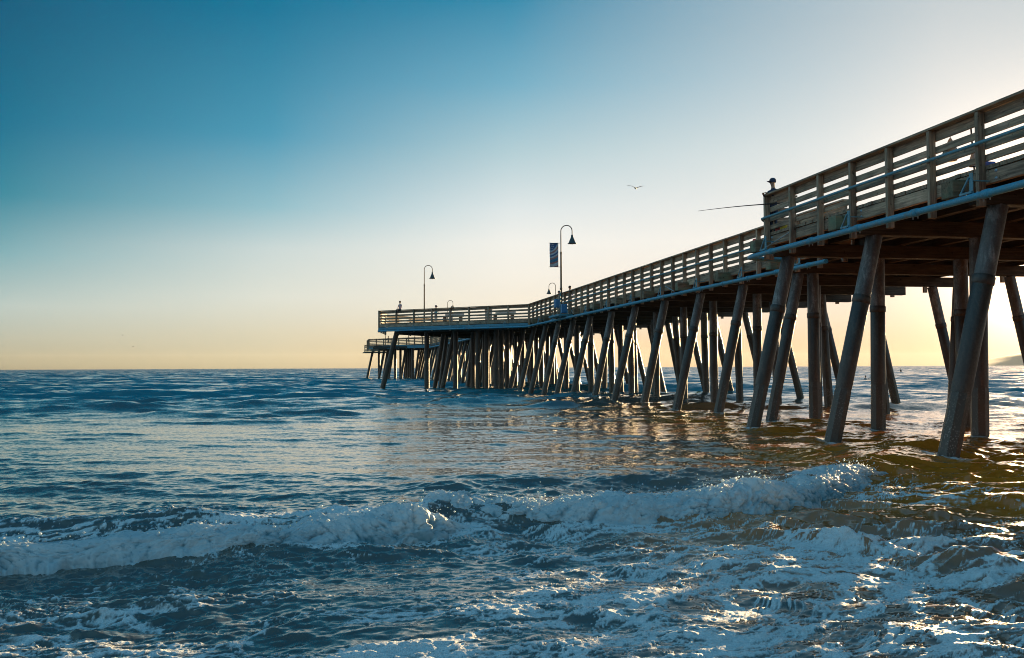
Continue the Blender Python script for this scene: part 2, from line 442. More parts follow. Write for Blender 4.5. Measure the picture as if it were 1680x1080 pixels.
def heights(x, y, d, dr):
    """water displacement at plan position (x, y); d distance, dr local mesh spacing"""
    near = sst(60, 14, d)
    mod = 0.75 + 0.35 * np.clip(sample(ISO2, x * .6 + 3, y * .6, 0), -1.5, 1.8)
    ampA = (0.080 - 0.025 * near) * np.clip(mod, .35, 1.6)
    # the broad reflective apron behind the breaker is flatter
    s = y - ybase(x)
    apron = sst(2.0, 5, s) * sst(34, 16, s) * sst(13, 5, x)
    ampA = ampA * (1 - .76 * apron)
    right = sst(-1.5, 5.5, x) * sst(1.5, -1.5, s)
    ampA = ampA * (1 + .25 * right) * (1 - .45 * sst(2.5, -3, x) * sst(0.5, -0.5, s))
    ampB = 0.0115 * np.clip(mod, .4, 1.6) * (1 - .72 * apron) * sst(0.22, 0.03, dr) * (1 + .35 * right)
    ampC = 0.13 * sst(14, 60, y) * sst(6000, 600, d)
    a = sample(TA, x, y); c = sample(TC, x, y)
    xr = x * .94 + y * .34; yr = -x * .34 + y * .94
    b = sample(TB, xr, yr)
    out = a * (ampA * sst(4.5, .5, dr))[..., None]
    out[..., 1:] *= 1.35
    out += b * ampB[..., None] + c * ampC[..., None]
    out += sample(TD, x, y) * (0.045 * sst(.3, .06, dr) * (.25 + right) * np.clip(mod, .4, 1.6))[..., None]
    # the breaker itself: steep front, long back
    h = hcrest(x)
    soft = sst(8.0, 9.5, x)
    wid = .42 + .5 * soft
    prof = np.where(s < wid, sst(-.15 - .5 * soft, wid, s), np.exp(-((s - wid) / 1.5) ** 1.3))
    out[..., 0] += h * (.62 + .24 * soft) * prof
    # broken-wave swirls and a second low hump behind, on the left
    s2 = s - 2.3 - .5 * np.sin(x * .5)
    out[..., 0] += .10 * np.exp(-(s2 / .7) ** 2) * sst(6, -1, x)
    # swells out to sea on the left
    for (cy, x0, x1, hh, w_) in ((36, -60, -4, .12, 2.0), (52, -70, -3, .18, 2.4), (74, -30, 3, .24, 2.8), (118, -60, -4, .45, 4.0), (170, -160, -60, .4, 6)):
        yy = cy + 1.6 * np.sin(x * .11 + cy) + .02 * (x * x) * .05
        out[..., 0] += hh * np.exp(-((y - yy) / w_) ** 2) * sst(x1 + 8, x1 - 6, x) * sst(x0 - 15, x0 + 10, x) * (.6 + .4 * np.sin(x * .23 + cy * .7))
    return out, s, apron, right


def foam_field(x, y, s, hh, apron, right):
    wx = x + .45 * sample(ISO2, x, y, 0); wy = y + .20 * sample(ISO2, x + 17, y + 5, 0)
    cx = x * .94 + y * .3 * right; cy = y - x * .25 * right          # streaks swing round towards the pier
    sx = cx + wx - x; sy = cy + wy - y
    w1 = np.clip(1 - np.abs(sample(ISO, sx * .55, sy * 1.5, 0)) * 2.0, -.6, 1)
    w2 = np.clip(1 - np.abs(sample(STR, sx * .8, sy * 1.5, 0)) * 1.9, -.6, 1)
    w3 = np.clip(1 - np.abs(sample(FINE, sx * .45, sy * 1.2, 0)) * 1.8, -.6, 1)
    w4 = np.clip(1 - np.abs(sample(FINE, sx * 1.1 + 2, sy * 2.4, 0)) * 1.6, -.6, 1)
    pat = np.maximum(w1 * .9, w2) * .46 + w3 * .34 + w4 * .16 + .12 * np.clip(hh / .6, -1, 1)
    big = sample(ISO2, x * .9 + 8, y * 1.6 + 3, 0)
    front = sst(.25, -.25, s)
    dens = front * (.52 + .22 * right + .22 * big + .12 * sst(9.2, 6.5, y))
    dens -= front * .34 * sst(1.2, -2.5, x) * sst(-2.2, -.3, s)          # quiet dark water just ahead of the roller, left
    dens += front * .10 * sst(-.9, -1.8, s)
    gold = sst(5.5, 9.5, x - .25 * (y - 10))                             # clear brown water to the right, by the piles
    dens -= front * .62 * gold
    behind = sst(.1, .5, s) * sst(3.6, 1.3, s) * sst(7.5, 3.5, x)
    dens += behind * (.36 + .22 * big) 
    dens += .36 * np.exp(-((s - .5) / .36) ** 2) * sst(8.6, 7.8, x)       # torn foam on the back of the roller
    far = sst(4, 7, s)
    dens += far * (.10 + .16 * big) * sst(60, 18, y) * sst(24, 12, y) * .9
    th = .93 - 1.0 * np.clip(dens, 0, 1)
    f = sst(th - .22, th + .26, pat) * sst(.02, .16, dens)
    return np.clip(f, 0, 1)


def grid_mesh(name, co, nr, nc, mat, attrs):
    n = nr * nc
    me = bpy.data.meshes.new(name); me.vertices.add(n); me.vertices.foreach_set('co', co.astype(np.float32).ravel())
    i = np.arange(nr - 1)[:, None] * nc + np.arange(nc - 1)[None, :]
    q = np.stack([i, i + 1, i + nc + 1, i + nc], -1).reshape(-1, 4)
    me.loops.add(q.size); me.loops.foreach_set('vertex_index', q.ravel().astype(np.int32))
    me.polygons.add(len(q)); me.polygons.foreach_set('loop_start', np.arange(0, q.size, 4, dtype=np.int32))
    me.polygons.foreach_set('loop_total', np.full(len(q), 4, np.int32))
    me.polygons.foreach_set('use_smooth', np.ones(len(q), bool))
    for k, v in attrs.items():
        a = me.attributes.new(k, 'FLOAT', 'POINT'); a.data.foreach_set('value', v.astype(np.float32).ravel())
    me.materials.append(mat); me.update(calc_edges=True); me.validate()
    o = bpy.data.objects.new(name, me); COL.objects.link(o); return o


def water_mat():
    m, t, b, out = new_mat('sea_water')
    geo = nd(t, 'ShaderNodeNewGeometry')
    at = nd(t, 'ShaderNodeAttribute', attribute_name='foam'); an = nd(t, 'ShaderNodeAttribute', attribute_name='near')
    pos = geo.outputs['Position']
    mp = nd(t, 'ShaderNodeMapping'); mp.inputs['Scale'].default_value = (1, 1.7, 1); t.links.new(pos, mp.inputs[0])
    n1 = noise(t, mp.outputs[0], 11.0, 5, 0.62, 0.25); n2 = noise(t, mp.outputs[0], 1.6, 5, 0.6, 0.3); n3 = noise(t, pos, 70.0, 3, 0.6)
    # water body
    deep = mixc(t, n2, (0.016, 0.11, 0.14, 1), (0.034, 0.165, 0.19, 1))
    shal = mixc(t, n2, (0.050, 0.056, 0.050, 1), (0.100, 0.098, 0.082, 1))      # sand stirred up close to shore
    c = mixc(t, an.outputs['Fac'], deep, shal)
    asd = nd(t, 'ShaderNodeAttribute', attribute_name='sand_glow')
    c = mixc(t, asd.outputs['Fac'], c, mixc(t, n2, (0.36, 0.095, 0.006, 1), (0.60, 0.20, 0.022, 1)))  # silt brown with the low sun's golden glow painted into the base colour
    t.links.new(c, b.inputs['Base Color'])
    b.inputs['Roughness'].default_value = 0.07; b.inputs['IOR'].default_value = 1.43
    # ripples: random facet slopes at three scales, the same at any distance
    def slope(vec, scale, detail, amt, base):
        n = nd(t, 'ShaderNodeTexNoise'); n.inputs['Scale'].default_value = scale; n.inputs['Detail'].default_value = detail; n.inputs['Roughness'].default_value = 0.6
        t.links.new(vec, n.inputs['Vector'])
        sub = nd(t, 'ShaderNodeVectorMath', operation='SUBTRACT'); t.links.new(n.outputs['Color'], sub.inputs[0]); sub.inputs[1].default_value = (.5, .5, .5)
        mul = nd(t, 'ShaderNodeVectorMath', operation='MULTIPLY'); t.links.new(sub.outputs[0], mul.inputs[0]); mul.inputs[1].default_value = (amt * .8, amt, 0)
        if base is geo.outputs['Normal']:
            ms = nd(t, 'ShaderNodeVectorMath', operation='SCALE'); t.links.new(mul.outputs[0], ms.inputs[0]); t.links.new(cm.outputs[0], ms.inputs[3]); mul = ms
        ad = nd(t, 'ShaderNodeVectorMath', operation='ADD'); t.links.new(mul.outputs[0], ad.inputs[0]); t.links.new(base, ad.inputs[1])
        return ad.outputs[0]
    mp2 = nd(t, 'ShaderNodeMapping'); mp2.inputs['Scale'].default_value = (1, 2.2, 1); t.links.new(pos, mp2.inputs[0])
    ac = nd(t, 'ShaderNodeAttribute', attribute_name='calm'); cm = nd(t, 'ShaderNodeMapRange'); t.links.new(ac.outputs['Fac'], cm.inputs[0]); cm.inputs[3].default_value = 1.0; cm.inputs[4].default_value = 0.16
    vs_ = slope(mp.outputs[0], 9.0, 5, 0.40, geo.outputs['Normal'])
    asd0 = nd(t, 'ShaderNodeAttribute', attribute_name='sand_glow')
    nr9 = nd(t, 'ShaderNodeTexNoise'); nr9.inputs['Scale'].default_value = 6.0; nr9.inputs['Detail'].default_value = 6; nr9.inputs['Roughness'].default_value = .7; t.links.new(mp2.outputs[0], nr9.inputs['Vector'])
    s9 = nd(t, 'ShaderNodeVectorMath', operation='SUBTRACT'); t.links.new(nr9.outputs['Color'], s9.inputs[0]); s9.inputs[1].default_value = (.5, .5, .5)
    m9 = nd(t, 'ShaderNodeVectorMath', operation='MULTIPLY'); t.links.new(s9.outputs[0], m9.inputs[0]); m9.inputs[1].default_value = (.45, .75, 0)
    k9 = nd(t, 'ShaderNodeVectorMath', operation='SCALE'); t.links.new(m9.outputs[0], k9.inputs[0]); t.links.new(asd0.outputs['Fac'], k9.inputs[3])
    a9 = nd(t, 'ShaderNodeVectorMath', operation='ADD'); t.links.new(vs_, a9.inputs[0]); t.links.new(k9.outputs[0], a9.inputs[1]); vs_ = a9.outputs[0]
    # longer waves matter where the mesh no longer carries them
    farf = nd(t, 'ShaderNodeMath', operation='SUBTRACT'); farf.inputs[0].default_value = 1.0; t.links.new(an.outputs['Fac'], farf.inputs[1])
    n_ = nd(t, 'ShaderNodeTexNoise'); n_.inputs['Scale'].default_value = 0.55; n_.inputs['Detail'].default_value = 4; n_.inputs['Roughness'].default_value = .62; t.links.new(mp2.outputs[0], n_.inputs['Vector'])
    sb_ = nd(t, 'ShaderNodeVectorMath', operation='SUBTRACT'); t.links.new(n_.outputs['Color'], sb_.inputs[0]); sb_.inputs[1].default_value = (.5, .5, .5)
    ml_ = nd(t, 'ShaderNodeVectorMath', operation='MULTIPLY'); t.links.new(sb_.outputs[0], ml_.inputs[0]); ml_.inputs[1].default_value = (.5, .95, 0)
    sc_ = nd(t, 'ShaderNodeVectorMath', operation='SCALE'); t.links.new(ml_.outputs[0], sc_.inputs[0]); t.links.new(farf.outputs[0], sc_.inputs[3])
    ad_ = nd(t, 'ShaderNodeVectorMath', operation='ADD'); t.links.new(vs_, ad_.inputs[0]); t.links.new(sc_.outputs[0], ad_.inputs[1])
    # open-water chop, and the lean of the wave faces that are turned to the shore
    mp3 = nd(t, 'ShaderNodeMapping'); mp3.inputs['Scale'].default_value = (1, 3.0, 1); t.links.new(pos, mp3.inputs[0])
    n4 = nd(t, 'ShaderNodeTexNoise'); n4.inputs['Scale'].default_value = 0.13; n4.inputs['Detail'].default_value = 6; n4.inputs['Roughness'].default_value = .68; t.links.new(mp3.outputs[0], n4.inputs['Vector'])
    s4 = nd(t, 'ShaderNodeVectorMath', operation='SUBTRACT'); t.links.new(n4.outputs['Color'], s4.inputs[0]); s4.inputs[1].default_value = (.5, .545, .5)
    m4 = nd(t, 'ShaderNodeVectorMath', operation='MULTIPLY'); t.links.new(s4.outputs[0], m4.inputs[0]); m4.inputs[1].default_value = (.5, 1.5, 0)
    k4 = nd(t, 'ShaderNodeVectorMath', operation='SCALE'); t.links.new(m4.outputs[0], k4.inputs[0]); t.links.new(farf.outputs[0], k4.inputs[3])
    a4 = nd(t, 'ShaderNodeVectorMath', operation='ADD'); t.links.new(ad_.outputs[0], a4.inputs[0]); t.links.new(k4.outputs[0], a4.inputs[1])
    ao = nd(t, 'ShaderNodeAttribute', attribute_name='open'); k5 = nd(t, 'ShaderNodeVectorMath', operation='SCALE'); k5.inputs[0].default_value = (0, -.11, 0); t.links.new(ao.outputs['Fac'], k5.inputs[3])
    a5 = nd(t, 'ShaderNodeVectorMath', operation='ADD'); t.links.new(a4.outputs[0], a5.inputs[0]); t.links.new(k5.outputs[0], a5.inputs[1])
    nr_ = nd(t, 'ShaderNodeVectorMath', operation='NORMALIZE'); t.links.new(a5.outputs[0], nr_.inputs[0])
    t.links.new(nr_.outputs[0], b.inputs['Normal'])
    # foam
    fb = nd(t, 'ShaderNodeBsdfPrincipled'); fb.inputs['Roughness'].default_value = 0.55
    fb.inputs['Base Color'].default_value = (0.78, 0.84, 0.86, 1); fb.inputs['Specular IOR Level'].default_value = 0.35
    fh = nd(t, 'ShaderNodeMath', operation='MULTIPLY_ADD'); t.links.new(n3, fh.inputs[0]); fh.inputs[1].default_value = 0.35; t.links.new(n1, fh.inputs[2])
    fbn = nd(t, 'ShaderNodeBump'); fbn.inputs['Strength'].default_value = 1.0; fbn.inputs['Distance'].default_value = 0.05
    t.links.new(fh.outputs[0], fbn.inputs['Height']); fs_ = slope(mp.outputs[0], 26.0, 3, 1.05, fbn.outputs[0])
    fn_ = nd(t, 'ShaderNodeVectorMath', operation='NORMALIZE'); t.links.new(fs_, fn_.inputs[0]); t.links.new(fn_.outputs[0], fb.inputs['Normal'])
    ftr = nd(t, 'ShaderNodeBsdfTranslucent'); ftr.inputs[0].default_value = (0.70, 0.74, 0.72, 1); t.links.new(fn_.outputs[0], ftr.inputs['Normal'])
    fmx = nd(t, 'ShaderNodeMixShader'); fmx.inputs[0].default_value = 0.15; t.links.new(fb.outputs[0], fmx.inputs[1]); t.links.new(ftr.outputs[0], fmx.inputs[2])
    # break the mask into bubbles
    nn = nd(t, 'ShaderNodeMath', operation='ADD'); t.links.new(n1, nn.inputs[0]); t.links.new(n3, nn.inputs[1])
    ns = nd(t, 'ShaderNodeMath', operation='MULTIPLY_ADD'); t.links.new(nn.outputs[0], ns.inputs[0]); ns.inputs[1].default_value = 0.75; ns.inputs[2].default_value = -0.75
    ff = nd(t, 'ShaderNodeMath', operation='ADD'); t.links.new(at.outputs['Fac'], ff.inputs[0]); t.links.new(ns.outputs[0], ff.inputs[1])
    mr = nd(t, 'ShaderNodeMapRange', interpolation_type='SMOOTHSTEP'); t.links.new(ff.outputs[0], mr.inputs[0])
    mr.inputs[1].default_value = 0.06; mr.inputs[2].default_value = 1.18
    pres = nd(t, 'ShaderNodeMath', operation='GREATER_THAN'); t.links.new(at.outputs['Fac'], pres.inputs[0]); pres.inputs[1].default_value = 0.01
    fm = nd(t, 'ShaderNodeMath', operation='MULTIPLY'); t.links.new(mr.outputs[0], fm.inputs[0]); t.links.new(pres.outputs[0], fm.inputs[1])
    mx = nd(t, 'ShaderNodeMixShader'); t.links.new(fm.outputs[0], mx.inputs[0]); t.links.new(b.outputs[0], mx.inputs[1]); t.links.new(fmx.outputs[0], mx.inputs[2])
    t.links.new(mx.outputs[0], out.inputs[0])
    return m


M['water'] = water_mat()


def build_water():
    a_in = np.linspace(-30, 30, 1251); a_l = -30 - np.geomspace(.06, 62, 90).cumsum() / np.geomspace(.06, 62, 90).sum() * 70
    a_r = 30 + (-30 - a_l)
    ang = np.concatenate([a_l[::-1], a_in, a_r]) * np.pi / 180 + YAW
    d = [1.9]
    while d[-1] < 9000:
        q = d[-1]; d.append(q + min(max(.0029 * q, .00030 * q * q) if q < 14 else max(.0029 * q, .00017 * q * q), .022 * q))
    d = np.array(d); dr1 = np.gradient(d)
    D, A = np.meshgrid(d, ang, indexing='ij'); DR = np.repeat(dr1[:, None], len(ang), 1)
    DR = np.maximum(DR, D * np.abs(np.gradient(ang))[None, :])
    x = D * np.sin(A); y = D * np.cos(A)
    o, s, apron, right = heights(x, y, D, DR)
    f = foam_field(x, y, s, o[..., 0] * 6, apron, right)
    for (top, foot, r_) in PILES:
        tt = (top[2] - WL) / (top[2] - foot[2]); px_ = top[0] + (foot[0] - top[0]) * tt; py_ = top[1] + (foot[1] - top[1]) * tt
        if not 12 < py_ < 62: continue
        k = (np.abs(x - px_) < 1.6) & (np.abs(y - py_) < 2.6)
        if not k.any(): continue
        xx = x[k] - px_; yy = y[k] - py_
        dd = np.hypot(xx, np.where(yy < 0, yy * .62, yy)) - r_ + .10 * sample(ISO, x[k], y[k], 0)
        f[k] = np.maximum(f[k], np.exp(-(np.maximum(dd, 0) / .22) ** 2) * np.clip(.75 + .5 * sample(FINE, x[k], y[k], 0), 0, 1))
    f *= sst(1.2, .15, DR)
    z = WL + o[..., 0] + f * .006 * (1 + sample(FINE, x, y, 0)) * sst(.2, .03, DR)
    co = np.stack([x - o[..., 1] * .65, y - o[..., 2] * .65, z], -1)
    near = sst(70, 34, D)
    sand_glow = sst(3.2, 9.5, x - .16 * (y - 12) + 1.2 * sample(ISO2, x * .5, y * .5, 0)) * sst(60, 25, D) * (1 - .35 * sst(9, 6, D))
    w = grid_mesh('water', co.reshape(-1, 3), len(d), len(ang), M['water'], dict(foam=f, near=near, sand_glow=sand_glow, open=sst(32, 85, D), calm=sst(11, 14.5, D) * sst(58, 36, D) * sst(12, 5, x)))
    tag(w, 'choppy blue sea with foam streaks running in to the shore', 'sea', kind='structure')
    # the same sea all round, a little lower, for everything outside the detailed fan
    mb = MB(); n = 96; ring = [(1.8, .0), (60, -.5), (9000, -.9)]
    vs = [(0, 0, WL - .12)] + [(r_ * math.sin(2 * math.pi * k / n), r_ * math.cos(2 * math.pi * k / n), WL - .25 + dz) for r_, dz in ring for k in range(n)]
    fs = [(0, 1 + k, 1 + (k + 1) % n) for k in range(n)]
    for i in range(2):
        fs += [(1 + i * n + k, 1 + (i + 1) * n + k, 1 + (i + 1) * n + (k + 1) % n, 1 + i * n + (k + 1) % n) for k in range(n)]
    mb.add(vs, fs, M['water'], True)
    tag(mb.build('water'), 'open sea beyond the detailed surf', 'sea', kind='structure')


def foam_mat():
    m, t, b, out = new_mat('surf_foam')
    geo = nd(t, 'ShaderNodeNewGeometry'); pos = geo.outputs['Position']
    n1 = noise(t, pos, 40, 5, 0.65, .3); n2 = noise(t, pos, 6, 5, 0.6)
    c = mixc(t, ramp(t, n2, [(0.35, (0, 0, 0, 1)), (0.65, (1, 1, 1, 1))]), (0.58, 0.72, 0.78, 1), (0.82, 0.86, 0.87, 1))
    at = nd(t, 'ShaderNodeAttribute', attribute_name='thick')     # froth over aerated water, with shade of face and creases painted in
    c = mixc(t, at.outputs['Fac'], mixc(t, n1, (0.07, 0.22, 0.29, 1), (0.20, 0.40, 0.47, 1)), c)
    t.links.new(c, b.inputs['Base Color']); b.inputs['Roughness'].default_value = 0.45; b.inputs['Specular IOR Level'].default_value = 0.4
    bump(t, b, n1, 0.8, 0.015)
    tr = nd(t, 'ShaderNodeBsdfTranslucent'); t.links.new(c, tr.inputs[0])
    mx = nd(t, 'ShaderNodeMixShader'); mx.inputs[0].default_value = 0.42
    t.links.new(b.outputs[0], mx.inputs[1]); t.links.new(tr.outputs[0], mx.inputs[2]); t.links.new(mx.outputs[0], out.inputs[0])
    return m


M['foam'] = foam_mat()


def worley(u, v, cell, seed):
    """rounded lumps: hemispheres on a jittered grid"""
    a = u / cell; b = v / cell; ia = np.floor(a).astype(np.int64); ib = np.floor(b).astype(np.int64); best = np.full(a.shape, 9.0)
    for da in (-1, 0, 1):
        for db in (-1, 0, 1):
            ca = ia + da; cb = ib + db; hsh = (ca * 73856093) ^ (cb * 19349663) ^ (seed * 83492791)
            r1 = ((hsh * 2654435761) & 0xffff) / 65536.0; r2 = (((hsh * 40503) >> 3) & 0xffff) / 65536.0; r3 = (((hsh * 9176543) >> 5) & 0xff) / 255.0
            dd = ((ca + r1 - a) ** 2 + (cb + r2 - b) ** 2) * (.8 + .9 * r3)
            best = np.minimum(best, dd)
    return np.sqrt(np.clip(1 - best / .85, 0, 1))


def build_surf():
    """the tumbling white water: two overlapping rollers with lumps, and spray thrown off the crest"""
    V = []; Q = []; off = 0; TH = []
    TU = tile(512, 7.0, .16, 1.2, 1.0, 0, 0, -2.6, 21); TV = tile(512, 3.1, .06, .4, 1.0, 0, 0, -2.4, 22); TW = tile(512, 1.7, .022, .12, 1.0, 0, 0, -2.2, 23)
    crest_pts = []
    for (x0, x1, bx, by, seed) in ((-14, 1.5, AX, AY, 0), (.7, 8.75, BX, BY, 3.7)):
        n = int((x1 - x0) / .011); x = np.linspace(x0, x1, n); nv = 124
        y = np.interp(x, bx, by)
        k = np.exp(-np.linspace(-2, 2, 61) ** 2); k /= k.sum(); y = np.convolve(np.pad(y, 30, mode='edge'), k, 'valid')
        dy = np.gradient(y, x); nx = -dy / np.hypot(1, dy); ny = 1 / np.hypot(1, dy)        # points back, away from camera
        h = hcrest(x) * (1 + .10 * sample(TU, x * .5 + seed, x * 0 + 2, 0))
        end = sst(x0, x0 + .3, x) * sst(x1, x1 - (.65 if seed == 0 else 1.1), x)
        if seed: end = np.maximum(sst(x0, x0 + .4, x), .0) * sst(x1, x1 - .9, x)
        h = h * (.12 + .88 * end)
        t = np.linspace(0, 1, nv)
        ks = np.array([0, .14, .28, .39, .50, .62, .76, 1.0])
        ps = np.array([.95, .55, .26, .08, -.03, -.08, -.14, -.30]); pz = np.array([.55, .85, 1.0, .93, .70, .42, .14, -.10])
        S_ = np.interp(t, ks, ps); Z_ = np.interp(t, ks, pz)
        kk = np.ones(9) / 9
        S_ = np.convolve(np.pad(S_, 4, mode='edge'), kk, 'valid'); Z_ = np.convolve(np.pad(Z_, 4, mode='edge'), kk, 'valid')
        gs = np.gradient(S_); gz = np.gradient(Z_ * .4); L = np.hypot(gs, gz); ns = gz / L; nz = -gs / L
        if nz[nv // 3] < 0: ns, nz = -ns, -nz
        X, T = np.meshgrid(x, t, indexing='ij')
        arc = np.cumsum(np.hypot(np.gradient(S_), np.gradient(Z_ * .24 - .20 * np.clip((t - .76) / .24, 0, 1) ** 1.3))); A_ = np.repeat(arc[None, :], n, 0)
        U = X + seed; A2 = A_ + .25 * sample(ISO2, U, U * 0 + 3, 0)
        U2 = U + .03 * sample(ISO, U * 2, A2 * 2, 0); A3 = A2 + .02 * sample(ISO, U * 2 + 5, A2 * 2, 0)
        env = .55 + .45 * np.clip(sample(ISO, U * .7, A2 * .7 + 2, 0), -1, 1.2)
        wl1 = worley(U2, A3 * 1.15, .17, 1); wl2 = worley(U2, A3, .080, 2); wl3 = worley(U2, A3, .034, 3)
        disp = wl1 * .095 + wl2 * .060 * env + wl3 * .026 * env + .004 * sample(TW, U, A2, 0) + .02 * sample(ISO, U * .8, A2, 0)
        disp -= .115
        edge = sst(0, .14, t)[None, :] * (1 - .25 * sst(.9, 1, t))[None, :]
        disp = disp * (edge * .9 + .1) * ((.35 + .65 * end) * np.clip(h / .26, .45, 1.1))[:, None]
        # ragged toe
        toe = (sst(.75, 1, t)[None, :] * (.03 * sample(TU, U * 1.2, U * 0 + 5, 0) + .03 * sample(TV, U, U * 0, 0) + .015 * sample(TW, U, U * 0, 0)))
        s = S_[None, :] * ((.4 + .6 * end) * np.clip(h / .25, .5, 1))[:, None] + ns[None, :] * disp - toe
        z = Z_[None, :] * h[:, None] + nz[None, :] * disp - .05 * (1 - edge) - .20 * np.clip((t - .76) / .24, 0, 1)[None, :] ** 1.3
        px = X + nx[:, None] * s; py = y[:, None] + ny[:, None] * s
        V.append(np.stack([px, py, WL + z], -1).reshape(-1, 3))
        tk = .95 * np.exp(-((T - .34) / .17) ** 2) + .55 * sst(.84, .95, T) + .42 * sample(ISO, U * .8, A_ * 1.6 + 9, 0) + 2.6 * (wl1 * .2 + wl2 * .45 + wl3 * .35 - .60)  # lip and lumps whiter, face and creases darker: painted shading besides foam density
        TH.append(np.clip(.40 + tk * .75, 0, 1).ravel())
        i = np.arange(n - 1)[:, None] * nv + np.arange(nv - 1)[None, :]
        Q.append((np.stack([i, i + nv, i + nv + 1, i + 1], -1) + off).reshape(-1, 4)); off += n * nv
        for _ in range(1300):
            j = random.randrange(n); v = int(min(nv - 1, max(3, random.gauss(.38, .12) * nv)))
            if end[j] < .2: continue
            crest_pts.append((Vector((px[j, v], py[j, v], WL + z[j, v])), h[j]))
    V = np.concatenate(V); Q = np.concatenate(Q)
    # spray droplets and torn flecks
    oc = [(1, 0, 0), (-1, 0, 0), (0, 1, 0), (0, -1, 0), (0, 0, 1), (0, 0, -1)]
    of = [(0, 2, 4), (2, 1, 4), (1, 3, 4), (3, 0, 4), (2, 0, 5), (1, 2, 5), (3, 1, 5), (0, 3, 5)]
    dv = []; df = []
    for p, h in crest_pts:
        r_ = min(.02, .0045 * math.exp(random.gauss(.25, .6))); up = abs(random.gauss(0, .045)) if random.random() < .8 else abs(random.gauss(0, .1))
        q = p + Vector((random.gauss(0, .05), random.gauss(-.02, .05), up))
        o = len(V) + len(dv)
        for a in oc: dv.append((q.x + a[0] * r_ * random.uniform(.7, 1.5), q.y + a[1] * r_, q.z + a[2] * r_ * random.uniform(.7, 1.4)))
        df += [tuple(o + k for k in f) for f in of]
    V = np.concatenate([V, np.array(dv)]);
    me = bpy.data.meshes.new('surf_foam'); me.vertices.add(len(V)); me.vertices.foreach_set('co', V.astype(np.float32).ravel())
    loops = np.concatenate([Q.ravel(), np.array(df).ravel()]).astype(np.int32)
    tot = np.concatenate([np.full(len(Q), 4), np.full(len(df), 3)]).astype(np.int32)
    me.loops.add(len(loops)); me.loops.foreach_set('vertex_index', loops)
    me.polygons.add(len(tot)); me.polygons.foreach_set('loop_start', np.concatenate([[0], np.cumsum(tot)[:-1]]).astype(np.int32)); me.polygons.foreach_set('loop_total', tot)
    me.polygons.foreach_set('use_smooth', np.ones(len(tot), bool)); me.materials.append(M['foam'])
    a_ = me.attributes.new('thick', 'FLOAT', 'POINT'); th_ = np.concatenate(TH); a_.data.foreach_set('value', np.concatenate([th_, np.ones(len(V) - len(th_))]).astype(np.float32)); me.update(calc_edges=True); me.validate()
    o = bpy.data.objects.new('surf_foam', me); COL.objects.link(o)
    tag(o, 'tumbling white foam of the breaking wave nearest the shore', 'surf', kind='stuff')


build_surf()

# ------------------------------------------------------------------ pier
ZD = 5.63
pier = thing('pier', (18, 26, 0), 'long weathered timber pier on leaning piles running out to sea', 'pier')
FX, RX = 14.38, 23.7         # rail lines of the narrow deck
NX = 11.82                   # rail line of the widened deck near the shore
NEND = 26.0
PA, PB, PC, PD = (FX, 73.7), (3.6, 83.7), (4.4, 89.5), (FX, 104.0)        # fishing platform corners
QA, QB, QC, QD = (FX, 152.5), (5.5, 166.0), (5.5, 177.0), (RX, 179.0)     # pier-head corners


def plank_deck(name, poly, z, plank=.19, along_x=True):
    """deck of planks laid across the pier; polygon in plan, planks run in x"""
    mb = MB(); ys = [p[1] for p in poly]; y = min(ys); n = len(poly)
    while y < max(ys) - 1e-6:
        y1 = min(y + plank - .012, max(ys)); ym = (y + y1) / 2; xs = []
        for i in range(n):
            (xa, ya), (xb, yb) = poly[i], poly[(i + 1) % n]
            if (ya <= ym < yb) or (yb <= ym < ya): xs.append(xa + (xb - xa) * (ym - ya) / (yb - ya))
        if len(xs) >= 2:
            j = random.uniform(-.012, .012)
            mb.box(min(xs) + j, max(xs), y, y1, z - .075 + random.uniform(-.004, .004), z + random.uniform(-.005, .004), M['wood_x'])
        y += plank
    return mb.build(name, pier)


plank_deck('deck', [(NX + .08, -30), (RX - .08, -30), (RX - .08, NEND), (NX + .08, NEND)], ZD)
plank_deck('deck', [(FX + .08, NEND + .01), (RX - .08, NEND + .01), (RX - .08, PA[1]), (FX + .08, PA[1])], ZD)
plank_deck('deck', [(PA[0] + .08, PA[1] + .02), (RX - .08, PA[1] + .02), (RX - .08, 152), (FX + .08, 152), (FX + .08, PD[1]), (PC[0] + .08, PC[1]), (PB[0] + .1, PB[1])], ZD)
plank_deck('deck', [(QA[0], 152.1), (RX - .08, 152.1), (RX - .08, QD[1]), (QC[0] + .1, QC[1]), (QB[0] + .1, QB[1])], ZD, .3)
mb = MB(); mb.box(4.7, 9.5, 164.0, 176, 4.5, 4.62, M['wood_x']); mb.build('landing_deck', pier)


def fascia(p0, p1, m='wood_y', z0=5.27, z1=5.555, bolts=True, seg=4.6):
    p0 = Vector((p0[0], p0[1], 0)); p1 = Vector((p1[0], p1[1], 0)); d = (p1 - p0); L = d.length; d.normalize()
    nrm = Vector((-d.y, d.x, 0))       # outward on the left of travel
    k = max(1, round(L / seg))
    for i in range(k):
        a = p0 + d * (L * i / k + .006); b = p0 + d * (L * (i + 1) / k - .006); jz = random.uniform(-.012, .012)
        mb = MB(); mb.beam((a.x, a.y, (z0 + z1) / 2 + jz), (b.x, b.y, (z0 + z1) / 2 + jz), .10, z1 - z0 - .03, M[m], .008)
        o = mb.build('edge_beam', pier)
        if bolts and a.y < 34:
            for e in (a + d * .22, b - d * .22):
                for zz in (-.07, .07):
                    bm_ = MB(); c = e + nrm * .05 + Vector((0, 0, (z0 + z1) / 2 + zz))
                    bm_.lathe(c, [(0, .014), (.028, .014), (.034, 0), (.034, -.01)], M['bolt'], 10, nrm)
                    bm_.lathe(c, [(0, .030), (.014, .030), (.016, .012)], M['bolt'], 6, nrm)
                    bm_.build('bolt', o)


